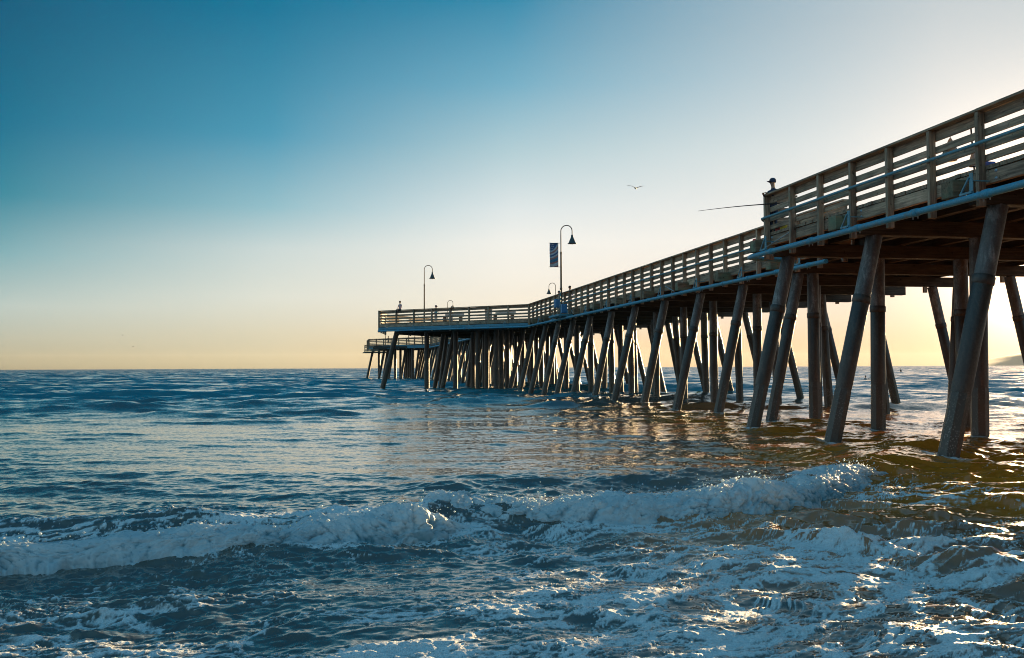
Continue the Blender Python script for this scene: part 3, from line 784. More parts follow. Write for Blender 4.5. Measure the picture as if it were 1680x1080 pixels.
fascia((NX + .13, -12), (NX + .13, NEND - .02))
fascia((NX + .2, NEND - .05), (FX - .02, NEND - .05), 'wood_x', bolts=False)
fascia((FX + .13, NEND + .06), (FX + .13, PA[1] - .1))
fascia(PA, PB, 'wood_x', 5.29, 5.555, False)
fascia((PA[0] - .06, PA[1] - .06), (PB[0] - .05, PB[1] - .05), 'bluefascia', 5.06, 5.285, False)
fascia(PB, PC, 'bluefascia', 5.10, 5.53, False)
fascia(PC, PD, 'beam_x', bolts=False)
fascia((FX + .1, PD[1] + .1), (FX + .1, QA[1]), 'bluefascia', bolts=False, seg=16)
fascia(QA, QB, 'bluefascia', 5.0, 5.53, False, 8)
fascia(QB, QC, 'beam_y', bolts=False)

# stringers under the planks
for x in (12.7, 13.7, 14.75, 15.8, 17.0, 18.2, 19.4, 20.6, 21.8, 23.0):
    mb = MB(); y0 = -12 if x < 14.4 else -12; y1 = NEND - .15 if x < 14.4 else 152
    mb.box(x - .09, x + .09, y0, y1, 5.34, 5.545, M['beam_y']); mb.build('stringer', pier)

BENTS = [-9.7, -5.25, -.8, 3.65, 8.1, 12.6, 17.05, 21.5, 26.0, 30.6, 35.1, 39.5, 44.1, 48.7, 53.1, 57.8, 62.1, 66.4, 70.5, 74.9]
while BENTS[-1] < 174: BENTS.append(BENTS[-1] + 4.35)
PILES = []      # (top, foot, radius)


def cap(y, x0, x1, far=False):
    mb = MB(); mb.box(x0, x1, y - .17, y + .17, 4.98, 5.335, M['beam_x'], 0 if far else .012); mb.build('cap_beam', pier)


for i, y in enumerate(BENTS):
    wide = y < 27
    j = lambda s=.06: random.uniform(-s, s)
    far = y > 60
    head = y > 155
    cap(y, 12.0 if wide else (6.0 if head else 14.55), 24.25 + j(.12), far)
    yj = y
    if wide:
        PILES.append(((12.5, yj, 4.98), (11.02, yj + j(.05), -1.2), .19))
        PILES.append(((15.2, yj, 4.98), (15.15 + j(), yj + j(), -1.2), .20))
        PILES.append(((18.9 if i % 2 else 17.8, yj, 4.98), (18.9 + j() if i % 2 else 17.85, yj + j(), -1.2), .20))
        PILES.append(((22.6, yj, 4.98), (24.0, yj + j(), -1.2), .19))
    else:
        xf = 15.05 if y < 80 else 14.9
        PILES.append(((xf, yj, 4.98), (xf - 1.42 + j(.1), yj + j(.1), -1.2), .182))
        if 28 < y < 33: PILES.append(((15.55, yj, 4.98), (15.55, yj + j(), -1.2), .19))
        else:
            xv = 17.95 if 34 < y < 36 else 17.4 + j(.2)
            PILES.append(((xv, yj, 4.98), (xv + j(), yj + j(), -1.2), .185))
        PILES.append(((20.6 + j(.3), yj, 4.98), (20.6 + j(.3), yj + j(), -1.2), .19))
        PILES.append(((22.8, yj, 4.98), (24.2 + j(.15), yj + j(.1), -1.2), .185))
        if head:
            PILES.append(((9.0, yj, 4.98), (8.0, yj, -1.2), .19)); PILES.append(((12.0, yj, 4.98), (12.0, yj, -1.2), .19))
# piles of the fishing platform and pier head: verticals under the edge, leaning ones outward


def on_edge(a, b, t, inset):
    d = Vector((b[0] - a[0], b[1] - a[1])); n = Vector((-d.y, d.x)).normalized()
    return a[0] + d.x * t - n.x * -inset * -1, a[1] + d.y * t - n.y * inset


PLAT = [((5.15, 83.8), (3.55, 84.4), .21), ((7.55, 83.4), (7.55, 83.4), .20), ((9.3, 86.2), (8.35, 87.0), .19), ((9.9, 83.0), (8.55, 83.4), .20), ((9.75, 81.4), (9.72, 81.6), .20),
        ((11.3, 79.3), (11.25, 79.4), .19), ((12.1, 79.8), (12.05, 79.8), .19), ((12.7, 78.6), (12.65, 78.7), .19), ((13.2, 79.4), (13.2, 79.3), .19), ((13.9, 80.6), (13.9, 80.6), .19),
        ((11.6, 84.5), (11.6, 84.5), .19), ((12.9, 86.5), (12.9, 86.5), .19), ((13.6, 84.6), (13.6, 84.6), .19), ((10.4, 93.5), (9.6, 93.9), .19),
        ((12.6, 91.5), (12.0, 91.6), .19), ((13.4, 97), (12.6, 97), .19)]
for (a, b, r_) in PLAT: PILES.append(((a[0], a[1], 5.2), (b[0], b[1], -1.2), r_))
for (x, y, dx) in ((6.2, 166.5, -1.3), (8.0, 165.0, -1.2), (7.3, 170, 0), (9.6, 163, 0), (10.4, 162, 0), (11.2, 161, -1), (12.3, 160.5, 0), (6.4, 173, -1.2), (13.1, 158, -.8)):
    PILES.append(((x, y, 5.1), (x + dx, y, -1.2), .2))
for p in (((4.7 + .5, 80.2), (13.8, 84)),): pass
mb = MB()
for (a, b) in (((5.0, 83.85, 5.0), (13.9, 75.2, 5.0)), ((5.6, 88.4, 5.0), (14.0, 100.5, 5.0)), ((6.5, 86, 5.0), (14.2, 86, 5.0)), ((9.6, 81, 5.0), (14.2, 81, 5.0)), ((9.0, 92, 5.0), (14.2, 92, 5.0))):
    mb = MB(); mb.beam(a, b, .3, .3, M['beam_x']); mb.build('cap_beam', pier)


def pile_mb(mb, top, foot, r_, n, fine):
    top = Vector(top); foot = Vector(foot); d = foot - top
    t1 = .24 + random.uniform(-.02, .02)
    P = lambda t: top + d * t
    if not fine:
        mb.tube([top, foot], [r_, r_ * 1.04], M['pile'], n); return None
    mb.tube([P(t1), P(t1 + .004), P(.5), P(.56), P(.58)], [r_ * .9, r_ * 1.0, r_ * 1.0, r_ * 1.0, r_ * .97], M['pile'], n)
    mb.tube([P(.54), P(.60), foot], [r_ * .90, r_ * 1.035, r_ * 1.05], M['pile'], 8, smooth=False)
    return P, t1


def px_size(p):
    (tx, ty, tz) = p[0]; return -p[2] / math.hypot(tx, ty)


def in_view(p):
    a = math.atan2((p[0][0] + p[1][0]) / 2, p[0][1]) - YAW
    return p[0][1] > 12 and abs(a) < R(30)


build_water()
PILES.sort(key=lambda p: (not in_view(p), px_size(p)))
rest = MB()
for k, p in enumerate(PILES):
    top, foot, r_ = p; dist = math.hypot(top[0], top[1])
    if k < 98:
        fine = dist < 70; n = 8 if dist < 33 and random.random() < .0 else (28 if dist < 35 else 14)
        mb = MB(); res = pile_mb(mb, top, foot, r_, n, fine); o = mb.build('pile', pier)
        if res:
            P, t1 = res
            sb = MB(); sb.tube([P(0), P(t1 - .012), P(t1 + .01)], [r_ * .98, r_ * .99, r_ * .99], M['pile_top'], n); sb.build('sleeve', o)
            cb = MB(); cb.tube([P(t1 - .022), P(t1 - .018), P(t1 + .004), P(t1 + .008)], [r_ * 1.0, r_ * 1.10, r_ * 1.10, r_ * 1.0], M['pile'], n)
            cb.build('collar', o)
    else:
        pile_mb(rest, top, foot, r_, 8, False)
o = rest.build('pile', pier); o['kind'] = 'stuff'

# ------------------------------------------------------------------ railings
BOARDS = ((.905, .21), (.63, .14), (.375, .135), (.15, .125))     # centre height, height above the deck


def railing(label, a, b, spacing, zd=ZD, group='railings along the pier edge', conduit=False, low=True, detail=True, lift=0.0):
    a = Vector((a[0], a[1], zd)); b = Vector((b[0], b[1], zd)); d = b - a; L = d.length; d.normalize()
    nrm = Vector((-d.y, d.x, 0))          # outward = left of travel
    r_ = thing('railing', a, label, 'railing', group)
    # pick the wood whose grain follows this rail
    w = 'wood_y' if abs(d.y) > .7 else 'wood_x'
    n = max(1, round(L / spacing)); bv = .008 if detail else 0
    for i in range(n + 1):
        t = L * i / n; c = a + d * t + nrm * .0; jz = random.uniform(-.02, .02)
        z0, z1 = (-.74 if low else -.25) + jz, 1.015
        mb = MB(); cc = c + Vector((0, 0, (z0 + z1) / 2)) + d * random.uniform(-.012, .012)
        mb.frame_box(cc, nrm, d, (0, 0, 1), .075, .05, (z1 - z0) / 2, M['wood_z'], bv)
        p = mb.build('post', r_)
        if detail and L < 60 and a.y < 30 and i % 2 == 0:
            for zz in (-.5, -.64):
                bb = MB(); bb.lathe(c + nrm * .073 + Vector((0, 0, zz)), [(0, .018), (.022, .016), (.03, .004), (.03, -.005)], M['bolt'], 8, nrm)
                bb.build('bolt', p)
    for (z, h) in BOARDS:
        mb = MB(); segs = max(1, round(n / 3))
        for s_ in range(segs):
            e0 = L * s_ / segs + .004; e1 = L * (s_ + 1) / segs - .004; q = random.uniform(-.008, .008)
            p0 = a + d * e0 - nrm * .099 + Vector((0, 0, z + q)); p1 = a + d * e1 - nrm * .099 + Vector((0, 0, z + q + random.uniform(-.006, .006)))
            mb.beam(p0, p1, .042, h, M[w], bv * .6)
        mb.build('rail_board', r_)
    mb = MB(); segs = max(1, round(n / 3))
    for s_ in range(segs):
        e0 = L * s_ / segs + .003 - (.1 if s_ == 0 else 0); e1 = L * (s_ + 1) / segs - .003 + (.05 if s_ == segs - 1 else 0)
        q = random.uniform(0, .006)
        mb.beam(a + d * e0 - nrm * .03 + Vector((0, 0, 1.042 + q)), a + d * e1 - nrm * .03 + Vector((0, 0, 1.042 + q)), .24, .048, M[w], bv * .6)
    mb.build('cap_rail', r_)
    if conduit:
        mb = MB(); zc = .40
        if conduit == 'near':
            e = b + nrm * .11 + Vector((0, 0, zc))
            pts = [a + nrm * .11 + Vector((0, 0, zc)), b - d * .3 + nrm * .11 + Vector((0, 0, zc)), e + d * .08, e + d * .16 + Vector((.05, 0, -.02)), e + d * .18 + Vector((.2, 0, -.10)), e + d * .16 + Vector((.5, 0, -.2))]
            mb.tube(pts, .034, M['conduit'], 10)
        else:
            mb.tube([a + d * 1.9 + nrm * .10 + Vector((0, 0, zc)), b - d * 1 + nrm * .10 + Vector((0, 0, zc))], .03, M['conduit'], 8)
        mb.build('conduit', r_)
    return r_


railing('tall near railing of the widened deck, highest and largest on the right', (NX, 16.55 - 1.55 * 18), (NX, NEND - .1), 1.545, conduit='near')
railing('short railing return at the outer corner where the widened deck ends', (NX + .17, NEND), (NX + .85, NEND), .6)
railing('long middle railing climbing from the platform to the deck step', (FX, NEND + .35), (FX, PA[1] - .2), 1.49, conduit='mid')
railing('railing facing the shore along the fishing platform', PA, PB, 1.84, group='railings of the fishing platform')
railing('short railing at the seaward tip of the fishing platform', PB, PC, 1.9, detail=False, group='railings of the fishing platform')
railing('railing on the far side of the fishing platform', PC, PD, 2.2, detail=False, group='railings of the fishing platform')
railing('distant railing between the fishing platform and the pier head', PD, (FX, QA[1]), 1.9, detail=False)
railing('distant railing facing the shore on the pier head', QA, QB, 2.0, detail=False, group='railings of the pier head')
railing('distant railing at the left side of the pier head', QB, QC, 2.4, detail=False, group='railings of the pier head')
railing('railing on the far sunny side of the whole pier', (RX, 179), (RX, -28), 2.4, detail=False)
railing('low railing of the small landing below the pier head', (9.5, 163.7), (4.7, 163.7), 1.5, zd=4.6, low=False, detail=False, group='railings of the pier head')

# blocks and brackets under the deck edge: short outriggers
for i, y in enumerate(BENTS):
    if y < 12 or y > 76: continue
    x0 = 11.45 if y < 27 else 14.0
    mb = MB()
    mb.frame_box((x0 + .28, y + .01, 5.255), (1, 0, 0), (0, 1, 0), (0, 0, 1), .30, .185, .165, M['stained'], .012)
    mb.build('outrigger_block', pier)

# ------------------------------------------------------------------ the blue pipe slung under the deck edge


def pipe_run(label, pts, r_, brackets, brace, start_y=None):
    o = thing('water_pipe', pts[0], label, 'pipe', 'blue pipes under the deck edge')
    mb = MB(); mb.tube(pts, r_, M['pipe'], 18); mb.build('pipe_run', o)
    for k in range(len(pts) - 1):
        a = Vector(pts[k]); b = Vector(pts[k + 1]); L = (b - a).length
        if L < 3: continue
        d = (b - a).normalized(); s = 1.1
        nrm = Vector((-d.y, d.x, 0))
        while s < L - .3:
            c = a + d * s
            mb = MB(); mb.tube([c - d * .10, c - d * .095, c + d * .095, c + d * .10], [r_, r_ * 1.2, r_ * 1.2, r_], M['pipe'], 18)
            cp = mb.build('coupling', o)
            if c.y < 40:
                for e in (-.085, .085):
                    m2 = MB(); m2.lathe(c + d * e - Vector((0, 0, r_ * 1.1)), [(.012, .03), (.012, -.05), (0, -.05)], M['galv'], 6)
                    m2.build('bolt', cp)
            s += 2.24
        s = 1.75
        while s < L - .5:
            c = a + d * s; mb = MB(); inw = -nrm
            # triangular steel hanger: upright, foot and diagonal
            mb.beam(c + Vector((0, 0, r_)) + inw * .02, c + Vector((0, 0, .46)) + inw * .02, .10, .014, M['conduit'])
            mb.beam(c + Vector((0, 0, r_ + .03)) + d * .30 - inw * .0, c + Vector((0, 0, r_ + .03)) - d * .06, .06, .04, M['conduit'])
            mb.beam(c + Vector((0, 0, r_ + .05)) + d * .28, c + Vector((0, 0, .38)) + d * .04, .03, .03, M['conduit'])
            mb.beam(c + Vector((0, 0, .32)) + inw * .02, c + Vector((0, 0, .32)) + inw * .38, .05, .02, M['conduit'])
            mb.build('bracket', o); s += 4.45
    for (a, b) in brace:
        mb = MB(); mb.tube([a, b], .018, M['galv'], 8); mb.build('brace_rod', o)
    return o


PZ = 5.0
pipe_run('thick blue pipe under the widened near deck', [(11.5, -12, PZ), (11.5, 26.2, PZ), (11.56, 26.5, PZ), (11.85, 26.72, PZ), (12.4, 26.8, PZ), (13.1, 26.82, PZ - .03)], .070, None,
         [((11.62, 25.9, 5.12), (11.86, 24.4, 5.5))])
pipe_run('long blue pipe under the middle deck edge out to the platform', [(14.1, 26.9, PZ - .02), (14.1, 73.0, PZ - .02), (14.0, 73.5, PZ - .02), (3.5, 83.35, PZ - .02)], .068, None,
         [((14.1, 40.2, 5.12), (14.4, 42.2, 5.5)), ((14.1, 58.2, 5.12), (14.4, 60.2, 5.5)), ((14.1, 27.3, 5.12), (14.5, 28.6, 5.5)), ((14.1, 66.2, 5.12), (14.4, 68, 5.5))])
pipe_run('distant blue pipe beyond the fishing platform', [(14.1, 104, PZ), (14.1, 152, PZ)], .09, None, [])

# ------------------------------------------------------------------ street lamps
LB = 5.45


def lamp(label, loc, rz, group='gooseneck street lamps on the pier', top=5.6):
    o = thing('street_lamp', loc, label, 'street lamp', group); L = Vector(loc)
    mb = MB(); mb.lathe(L, [(.16, 0), (.16, .06), (.12, .10), (.105, .35), (.08, .40), (.07, 1.3), (.085, 1.32), (.085, 1.37), (.062, 1.40), (.052, 3.55), (.062, 3.57), (.062, 3.66), (.036, 3.70)], M['pole'], 14)
    mb.build('pole', o)
    c, s = math.cos(rz), math.sin(rz); pts = [(0, 3.68), (0, 4.6)]; rr = .36
    for k in range(13):
        a = math.pi - math.pi * k / 12; pts.append((rr + rr * math.cos(a), 5.0 + rr * math.sin(a)))
    pts.append((2 * rr, 4.72))
    mb = MB(); mb.tube([L + Vector((c * h, s * h, z)) for h, z in pts], [.036] * 2 + [.03] * (len(pts) - 2), M['pole'], 10)
    mb.build('arm', o)
    hd = L + Vector((c * 2 * rr, s * 2 * rr, 4.18))
    mb = MB(); mb.lathe(hd, [(.055, .56), (.075, .54), (.075, .44), (.085, .42), (.10, .36), (.15, .26), (.19, .16), (.205, .09), (.285, .02), (.29, .0), (.27, .0), (.19, .08), (.0, .2)], M['shade'], 20)
    sh = mb.build('lamp_shade', o)
    mb = MB(); mb.lathe(hd, [(.0, -.05), (.06, -.03), (.085, .03), (.08, .10)], M['grey'], 12); mb.build('bulb_globe', sh)
    return o


lamp('nearest and tallest street lamp, with a banner on its pole', (14.08, 61.4, LB + .1), R(-22))
lamp('street lamp rising from the fishing platform, no banner', (7.75, 88.0, ZD), R(-12))
lamp('small street lamp with its head left of the pole, beyond the far rail', (RX - .35, 104.5, ZD), R(168))
lamp('small street lamp just showing over the platform railing', (14.9, 133.5, ZD), R(-8))
lamp('farthest street lamp, on the pier head', (8.35, 170.0, ZD - .2), R(-8))
lamp('distant lamp pole half hidden under the fishing platform', (13.2, 168.0, ZD - .2), R(12))


def banner():
    o = thing('banner', (14.05, 61.4, 8.2), 'dark blue banner with stars and curved stripes on the lamp pole', 'banner'); base = Vector((14.0, 61.4, 0))
    mb = MB(); nx_, nz_ = 26, 64; w, z0, z1 = .55, 8.28, 9.78
    u = Vector((-math.cos(R(10)), math.sin(R(10)) * .6, 0)).normalized()
    vs = []
    for i in range(nx_ + 1):
        for k in range(nz_ + 1):
            a = i / nx_; b = k / nz_
            p = base + u * (.09 + w * a); p.y += .03 * math.sin(b * 7 + a * 3) * (.3 + a); vs.append(Vector((p.x, p.y, z0 + (z1 - z0) * b)))
    stars = [(.85, .95), (.62, .95), (.74, .87), (.9, .79), (.55, .86), (.72, .77), (.9, .70)]
    for i in range(nx_):
        for k in range(nz_):
            a = (i + .5) / nx_; b = (k + .5) / nz_
            # a: 0 at the pole, 1 at the outer edge; curved stripes sweep from the pole top to the outer edge
            q = math.hypot(a - 1.15, (b - 1.1) * 2.4)
            if q < 1.05: m = 'flagblue'
            else: m = ('flagwhite', 'flagred', 'flagwhite', 'flagblue', 'flagwhite', 'flagred', 'flagteal', 'flagteal', 'flagred', 'flagwhite')[int((q - 1.05) / .15) % 10]
            if m == 'flagblue' and q < 1.05:
                for (sa, sb) in stars:
                    if abs(a - sa) * .55 + abs(b - sb) * 1.5 < .042: m = 'flagwhite'
            n = nz_ + 1
            mb.add([vs[i * n + k], vs[(i + 1) * n + k], vs[(i + 1) * n + k + 1], vs[i * n + k + 1]], [(0, 1, 2, 3)], M[m], True)
    c = mb.build('cloth', o)
    bm = bmesh.new(); bm.from_mesh(c.data); bmesh.ops.remove_doubles(bm, verts=bm.verts[:], dist=1e-5); bm.to_mesh(c.data); bm.free()
    md = c.modifiers.new('thickness', 'SOLIDIFY'); md.thickness = .004
    for z in (z0 - .01, z1 + .01):
        mb = MB(); mb.tube([base + Vector((.03, 0, z)), base + u * .7 + Vector((0, 0, z))], .014, M['shade'], 8); mb.build('bracket', o)


banner()


def cabinet():
    o = thing('utility_cabinet', (13.85, 61.0, 5.1), 'blue utility cabinets bolted outside the railing at the lamp foot', 'cabinet')
    mb = MB(); mb.box(13.85, 14.2, 60.25, 60.55, 5.3, 5.85, M['bluebox'], .02); mb.build('box', o)
    mb = MB(); mb.box(13.9, 14.2, 62.3, 62.7, 5.75, 6.3, M['bluebox'], .02); mb.build('box', o)
    mb = MB(); mb.box(13.6, 14.5, 60.0, 63.0, 5.1, 5.22, M['bluefascia'], .01); mb.build('shelf', o)
    mb = MB(); mb.tube([(13.72, 60.1, 5.0), (13.72, 60.1, 6.7)], .035, M['conduit'], 8); mb.build('standpipe', o)


cabinet()

# ------------------------------------------------------------------ people


def person(label, loc, rz, pose='stand', top='navy', legs='black', hat=None, cat='person', group=None, arms='down', scale=1.0, hair='hair'):
    """one continuous skinned body; loc = feet (or seat for sitting poses); faces local -Y turned by rz"""
    J = {}; Eg = []

    def j(n, p, r): J[n] = (Vector(p), r)

    def e(a, b): Eg.append((a, b))
    hz = .93 if pose == 'stand' else .10
    j('pel', (0, 0, hz), .135); j('bel', (0, -.01, hz + .20), .125); j('chest', (0, 0, hz + .42), .14); j('neck0', (0, .005, hz + .56), .07)
    j('neck', (0, -.005, hz + .62), .058); j('head0', (0, -.02, hz + .69), .082); j('head1', (0, -.025, hz + .76), .098); j('head2', (0, -.015, hz + .84), .072)
    j('nose', (0, -.135, hz + .735), .014)
    for a, b in (('pel', 'bel'), ('bel', 'chest'), ('chest', 'neck0'), ('neck0', 'neck'), ('neck', 'head0'), ('head0', 'head1'), ('head1', 'head2'), ('head1', 'nose')): e(a, b)
    for s, S in ((-1, 'L'), (1, 'R')):
        j('hip' + S, (s * .09, 0, hz - .06), .098)
        if pose == 'stand':
            j('kn' + S, (s * .10, -.02, .50), .062); j('an' + S, (s * .105, .02, .10), .042); j('toe' + S, (s * .12, -.14, .035), .036)
        else:
            j('kn' + S, (s * .12, -.42, hz - .03), .066); j('an' + S, (s * .12, -.40, hz - .44), .042); j('toe' + S, (s * .13, -.54, hz - .50), .036)
        e('pel', 'hip' + S); e('hip' + S, 'kn' + S); e('kn' + S, 'an' + S); e('an' + S, 'toe' + S)
        j('sh' + S, (s * .19, .01, hz + .48), .062); e('chest', 'sh' + S)
        if arms == 'forward':
            el, wr = (s * .24, -.14, hz + .26), (s * .10, -.36, hz + .34)
        elif arms == 'lap':
            el, wr = (s * .25, -.02, hz + .22), (s * .13, -.24, hz + .10)
        else:
            el, wr = (s * .26, .02, hz + .20), (s * .27, -.06, hz - .04)
        j('el' + S, el, .042); j('wr' + S, wr, .030); e('sh' + S, 'el' + S); e('el' + S, 'wr' + S)
        dv = (Vector(wr) - Vector(el)).normalized(); pl = Vector(wr) + dv * .075; j('pl' + S, pl, .034); e('wr' + S, 'pl' + S)
        side = dv.cross(Vector((0, 0, 1)) if abs(dv.z) < .8 else Vector((0, 1, 0))).normalized()
        for q, (o_, l_) in enumerate(((-.03, .06), (-.01, .075), (.01, .07), (.03, .055))):
            j(f'f{q}{S}', pl + side * o_ + dv * l_ + Vector((0, 0, -.012)), .010); e('pl' + S, f'f{q}{S}')
        j('th' + S, Vector(wr) + dv * .06 + side * -.055 * s, .011); e('wr' + S, 'th' + S)
    names = list(J); idx = {n: i for i, n in enumerate(names)}
    me = bpy.data.meshes.new('person_skeleton'); me.from_pydata([J[n][0] for n in names], [(idx[a], idx[b]) for a, b in Eg], [])
    tmp = bpy.data.objects.new('person_skeleton', me); COL.objects.link(tmp)
    sk = tmp.modifiers.new('skin', 'SKIN'); sk.branch_smoothing = .4
    for i, n in enumerate(names):
        v = me.skin_vertices[0].data[i]; v.radius = (J[n][1], J[n][1] * (.8 if n in ('chest', 'bel', 'pel') else 1.0)); v.use_root = (n == 'pel')
    sb = tmp.modifiers.new('sub', 'SUBSURF'); sb.levels = 2; sb.render_levels = 2
    dg = bpy.context.evaluated_depsgraph_get(); body = bpy.data.meshes.new_from_object(tmp.evaluated_get(dg)); body.name = 'person'
    bpy.data.objects.remove(tmp)
    cl = {'skin': [], 'top': [], 'legs': [], 'shoe': []}
    for a, b in Eg:
        k = 'top'
        if a.startswith(('neck', 'head')) or b.startswith(('f0', 'f1', 'f2', 'f3', 'pl', 'th')): k = 'skin'
        elif a.startswith(('hip', 'kn')) or b.startswith('hip'): k = 'legs'
        elif b.startswith('toe'): k = 'shoe'
        elif a == 'neck0': k = 'skin'
        cl[k].append((J[a][0], J[b][0]))
    body.materials.clear(); keys = ['skin', 'top', 'legs', 'shoe']; mats = [M['skin'], M[top], M[legs], M['black']]
    for m_ in mats: body.materials.append(m_)

    def dist(p, a, b):
        ab = b - a; t = max(0, min(1, (p - a).dot(ab) / ab.dot(ab))); return (p - a - ab * t).length
    for f in body.polygons:
        c = f.center; f.material_index = min(range(4), key=lambda q: min(dist(c, a, b) for a, b in cl[keys[q]])); f.use_smooth = True
    o = bpy.data.objects.new('person', body); COL.objects.link(o)
    o.location = loc; o.rotation_euler = (0, 0, rz); o.scale = (scale * .93,) * 3
    tag(o, label, cat, group)
    hc = J['head1'][0]
    mb = MB()
    if hat:
        mb.lathe(hc + Vector((0, .005, .01)), [(.112, -.01), (.114, .03), (.108, .08), (.085, .12), (.045, .14), (0, .146)], M[hat], 18)
        mb.frame_box(hc + Vector((0, -.145, .012)), (1, 0, 0), (0, 1, -.25), (0, .25, 1), .075, .065, .007, M[hat], .004)
        nm = 'cap'
    else:
        mb.lathe(hc + Vector((0, .022, -.02)), [(.085, -.05), (.104, .0), (.108, .05), (.092, .10), (.05, .135), (0, .142)], M[hair], 18); nm = 'hair'
    h = mb.build(nm); h.parent = o
    return o


person('angler in a navy cap and dark jacket at the corner of the near railing', (12.0, 25.86, ZD), R(-65), top='navy', legs='navy', hat='navy', arms='forward', scale=.895)
person('person in a pink and white top sitting on the platform rail', (5.25, 82.32, ZD + 1.02), R(-48), 'sit', 'pink', 'black', arms='lap', scale=.88)
person('dark haired person looking over the railing beside the lamp with banner', (20.2, 92.0, ZD), R(40), top='black', legs='denim')
person('person in teal behind the platform railing under the lamp', (8.5, 85.2, ZD), R(30), top='teal', legs='grey', hat='navy', arms='lap', scale=.97)
person('person in a white shirt behind the platform railing', (9.6, 82.9, ZD - .18), R(60), top='white', legs='denim', arms='lap', scale=.96)
person('person in a red cap seen through the middle railing near the deck step', (15.2, 34.4, ZD - .55), R(80), top='grey', legs='denim', hat='red', arms='lap', scale=.9)
person('person in a blue jacket next to the blue cabinet', (15.0, 62.9, ZD - .1), R(20), top='bluecloth', legs='denim', arms='lap')
person('person in a grey shirt at the railing left of the lamp with banner', (15.1, 66.5, ZD - .15), R(-30), top='grey', legs='black', arms='forward')
person('distant person on the pier head beside the farthest lamp', (8.9, 170.5, ZD), R(10), top='black', legs='black')
person('person at the distant pier head in a brown coat', (12.0, 166.0, ZD), R(-20), top='khaki', legs='black')
person('sitter in jeans and dark top at the right edge of the deck', (12.75, 15.6, ZD + .1), R(-100), 'sit', 'navy', 'denim', arms='lap')


def view_dir(px, py):
    return camo.matrix_world.to_3x3() @ Vector(((px - 840) / 1633, -(py - 540) / 1633, -1))


def at_px(px, py, dist): return Vector((0, 0, EYE)) + view_dir(px, py) * dist


def fishing_rod():
    o = thing('fishing_rod', (12.05, 25.6, 6.35), 'long thin fishing rod held out over the near railing', 'fishing rod')
    a = Vector((12.1, 25.5, 6.40)); b = at_px(1145, 346.5, 25.2)
    mb = MB(); n = 14; pts = []; rd = []
    for k in range(n + 1):
        t = k / n; p = a.lerp(b, t); p.z += .10 * t * (1 - t); pts.append(p); rd.append(.014 * (1 - t) + .0045)
    mb.tube(pts, rd, M['black'], 8); mb.build('blank', o)
    mb = MB(); mb.tube([a - (b - a).normalized() * .35, a], .017, M['canvas'], 10); mb.build('handle', o)
    mb = MB(); mb.lathe(a + Vector((.05, 0, -.05)), [(0, -.03), (.035, -.03), (.035, .03), (0, .03)], M['grey'], 12, (0, 1, 0)); mb.build('reel', o)


fishing_rod()


def hanging_net(label, x, y, zt, drop, w, mat):
    o = thing('bait_bag', (x, y, zt - drop), label, 'bag', 'gear hung on the near railing')
    mb = MB(); mb.tube([(x, y, zt), (x, y, zt - .12)], .008, M['cord'], 6); mb.build('strap', o)
    mb = MB(); mb.lathe((x, y, zt - drop), [(w * .75, 0), (w, .05), (w * .95, drop * .3), (w * .5, drop * .6), (.03, drop - .1), (.015, drop - .08)], M[mat], 14); mb.build('pouch', o)
    mb = MB(); mb.lathe((x, y, zt - drop), [(0, -.03), (w * .7, -.02), (w * .8, .01)], M['rust'], 14); mb.build('base', o)


hanging_net('brown cone shaped bag hung inside the near railing', 12.06, 17.85, ZD + .90, .52, .16, 'canvas')


def bucket_gear():
    o = thing('net_pole', (12.1, 17.1, ZD), 'upright landing net pole leaning inside the near railing', 'net pole')
    mb = MB(); mb.tube([(12.12, 17.2, ZD), (12.06, 17.2, ZD + .95)], .016, M['black'], 8); mb.build('pole', o)
    mb = MB(); mb.lathe((12.11, 17.2, ZD + .12), [(.09, 0), (.08, .12), (.03, .3), (.02, .32)], M['grey'], 12); mb.build('net', o)
    o = thing('cooler_bag', (12.2, 16.85, ZD), 'small blue and white bag on the deck edge', 'bag')
    mb = MB(); mb.box(12.02, 12.26, 16.72, 17.02, ZD, ZD + .13, M['bluecloth'], .03); mb.build('body', o)
    mb = MB(); mb.box(12.015, 12.265, 16.83, 16.90, ZD + .02, ZD + .14, M['white'], .01); mb.build('band', o)
    for (x, y, c, lab) in ((12.05, 25.35, 'yellow', 'yellow bait tub at the feet of the angler'), (12.05, 25.62, 'red', 'red tackle box at the feet of the angler')):
        o = thing('bait_tub' if c == 'yellow' else 'tackle_box', (x, y, ZD), lab, 'tub' if c == 'yellow' else 'tackle box')
        mb = MB()
        if c == 'yellow': mb.lathe((x, y, ZD), [(0, 0), (.09, 0), (.105, .17), (.115, .18), (.115, .2)], M[c], 16)
        else: mb.box(x - .08, x + .08, y - .09, y + .09, ZD, ZD + .12, M[c], .012)
        mb.build('body', o)
        mb = MB()
        if c == 'yellow': mb.lathe((x, y, ZD + .2), [(.118, 0), (.118, .015), (0, .02)], M['white'], 16)
        else: mb.tube([(x, y - .05, ZD + .12), (x, y - .05, ZD + .16), (x, y + .05, ZD + .16), (x, y + .05, ZD + .12)], .008, M['black'], 6)
        mb.build('lid' if c == 'yellow' else 'handle', o)


bucket_gear()


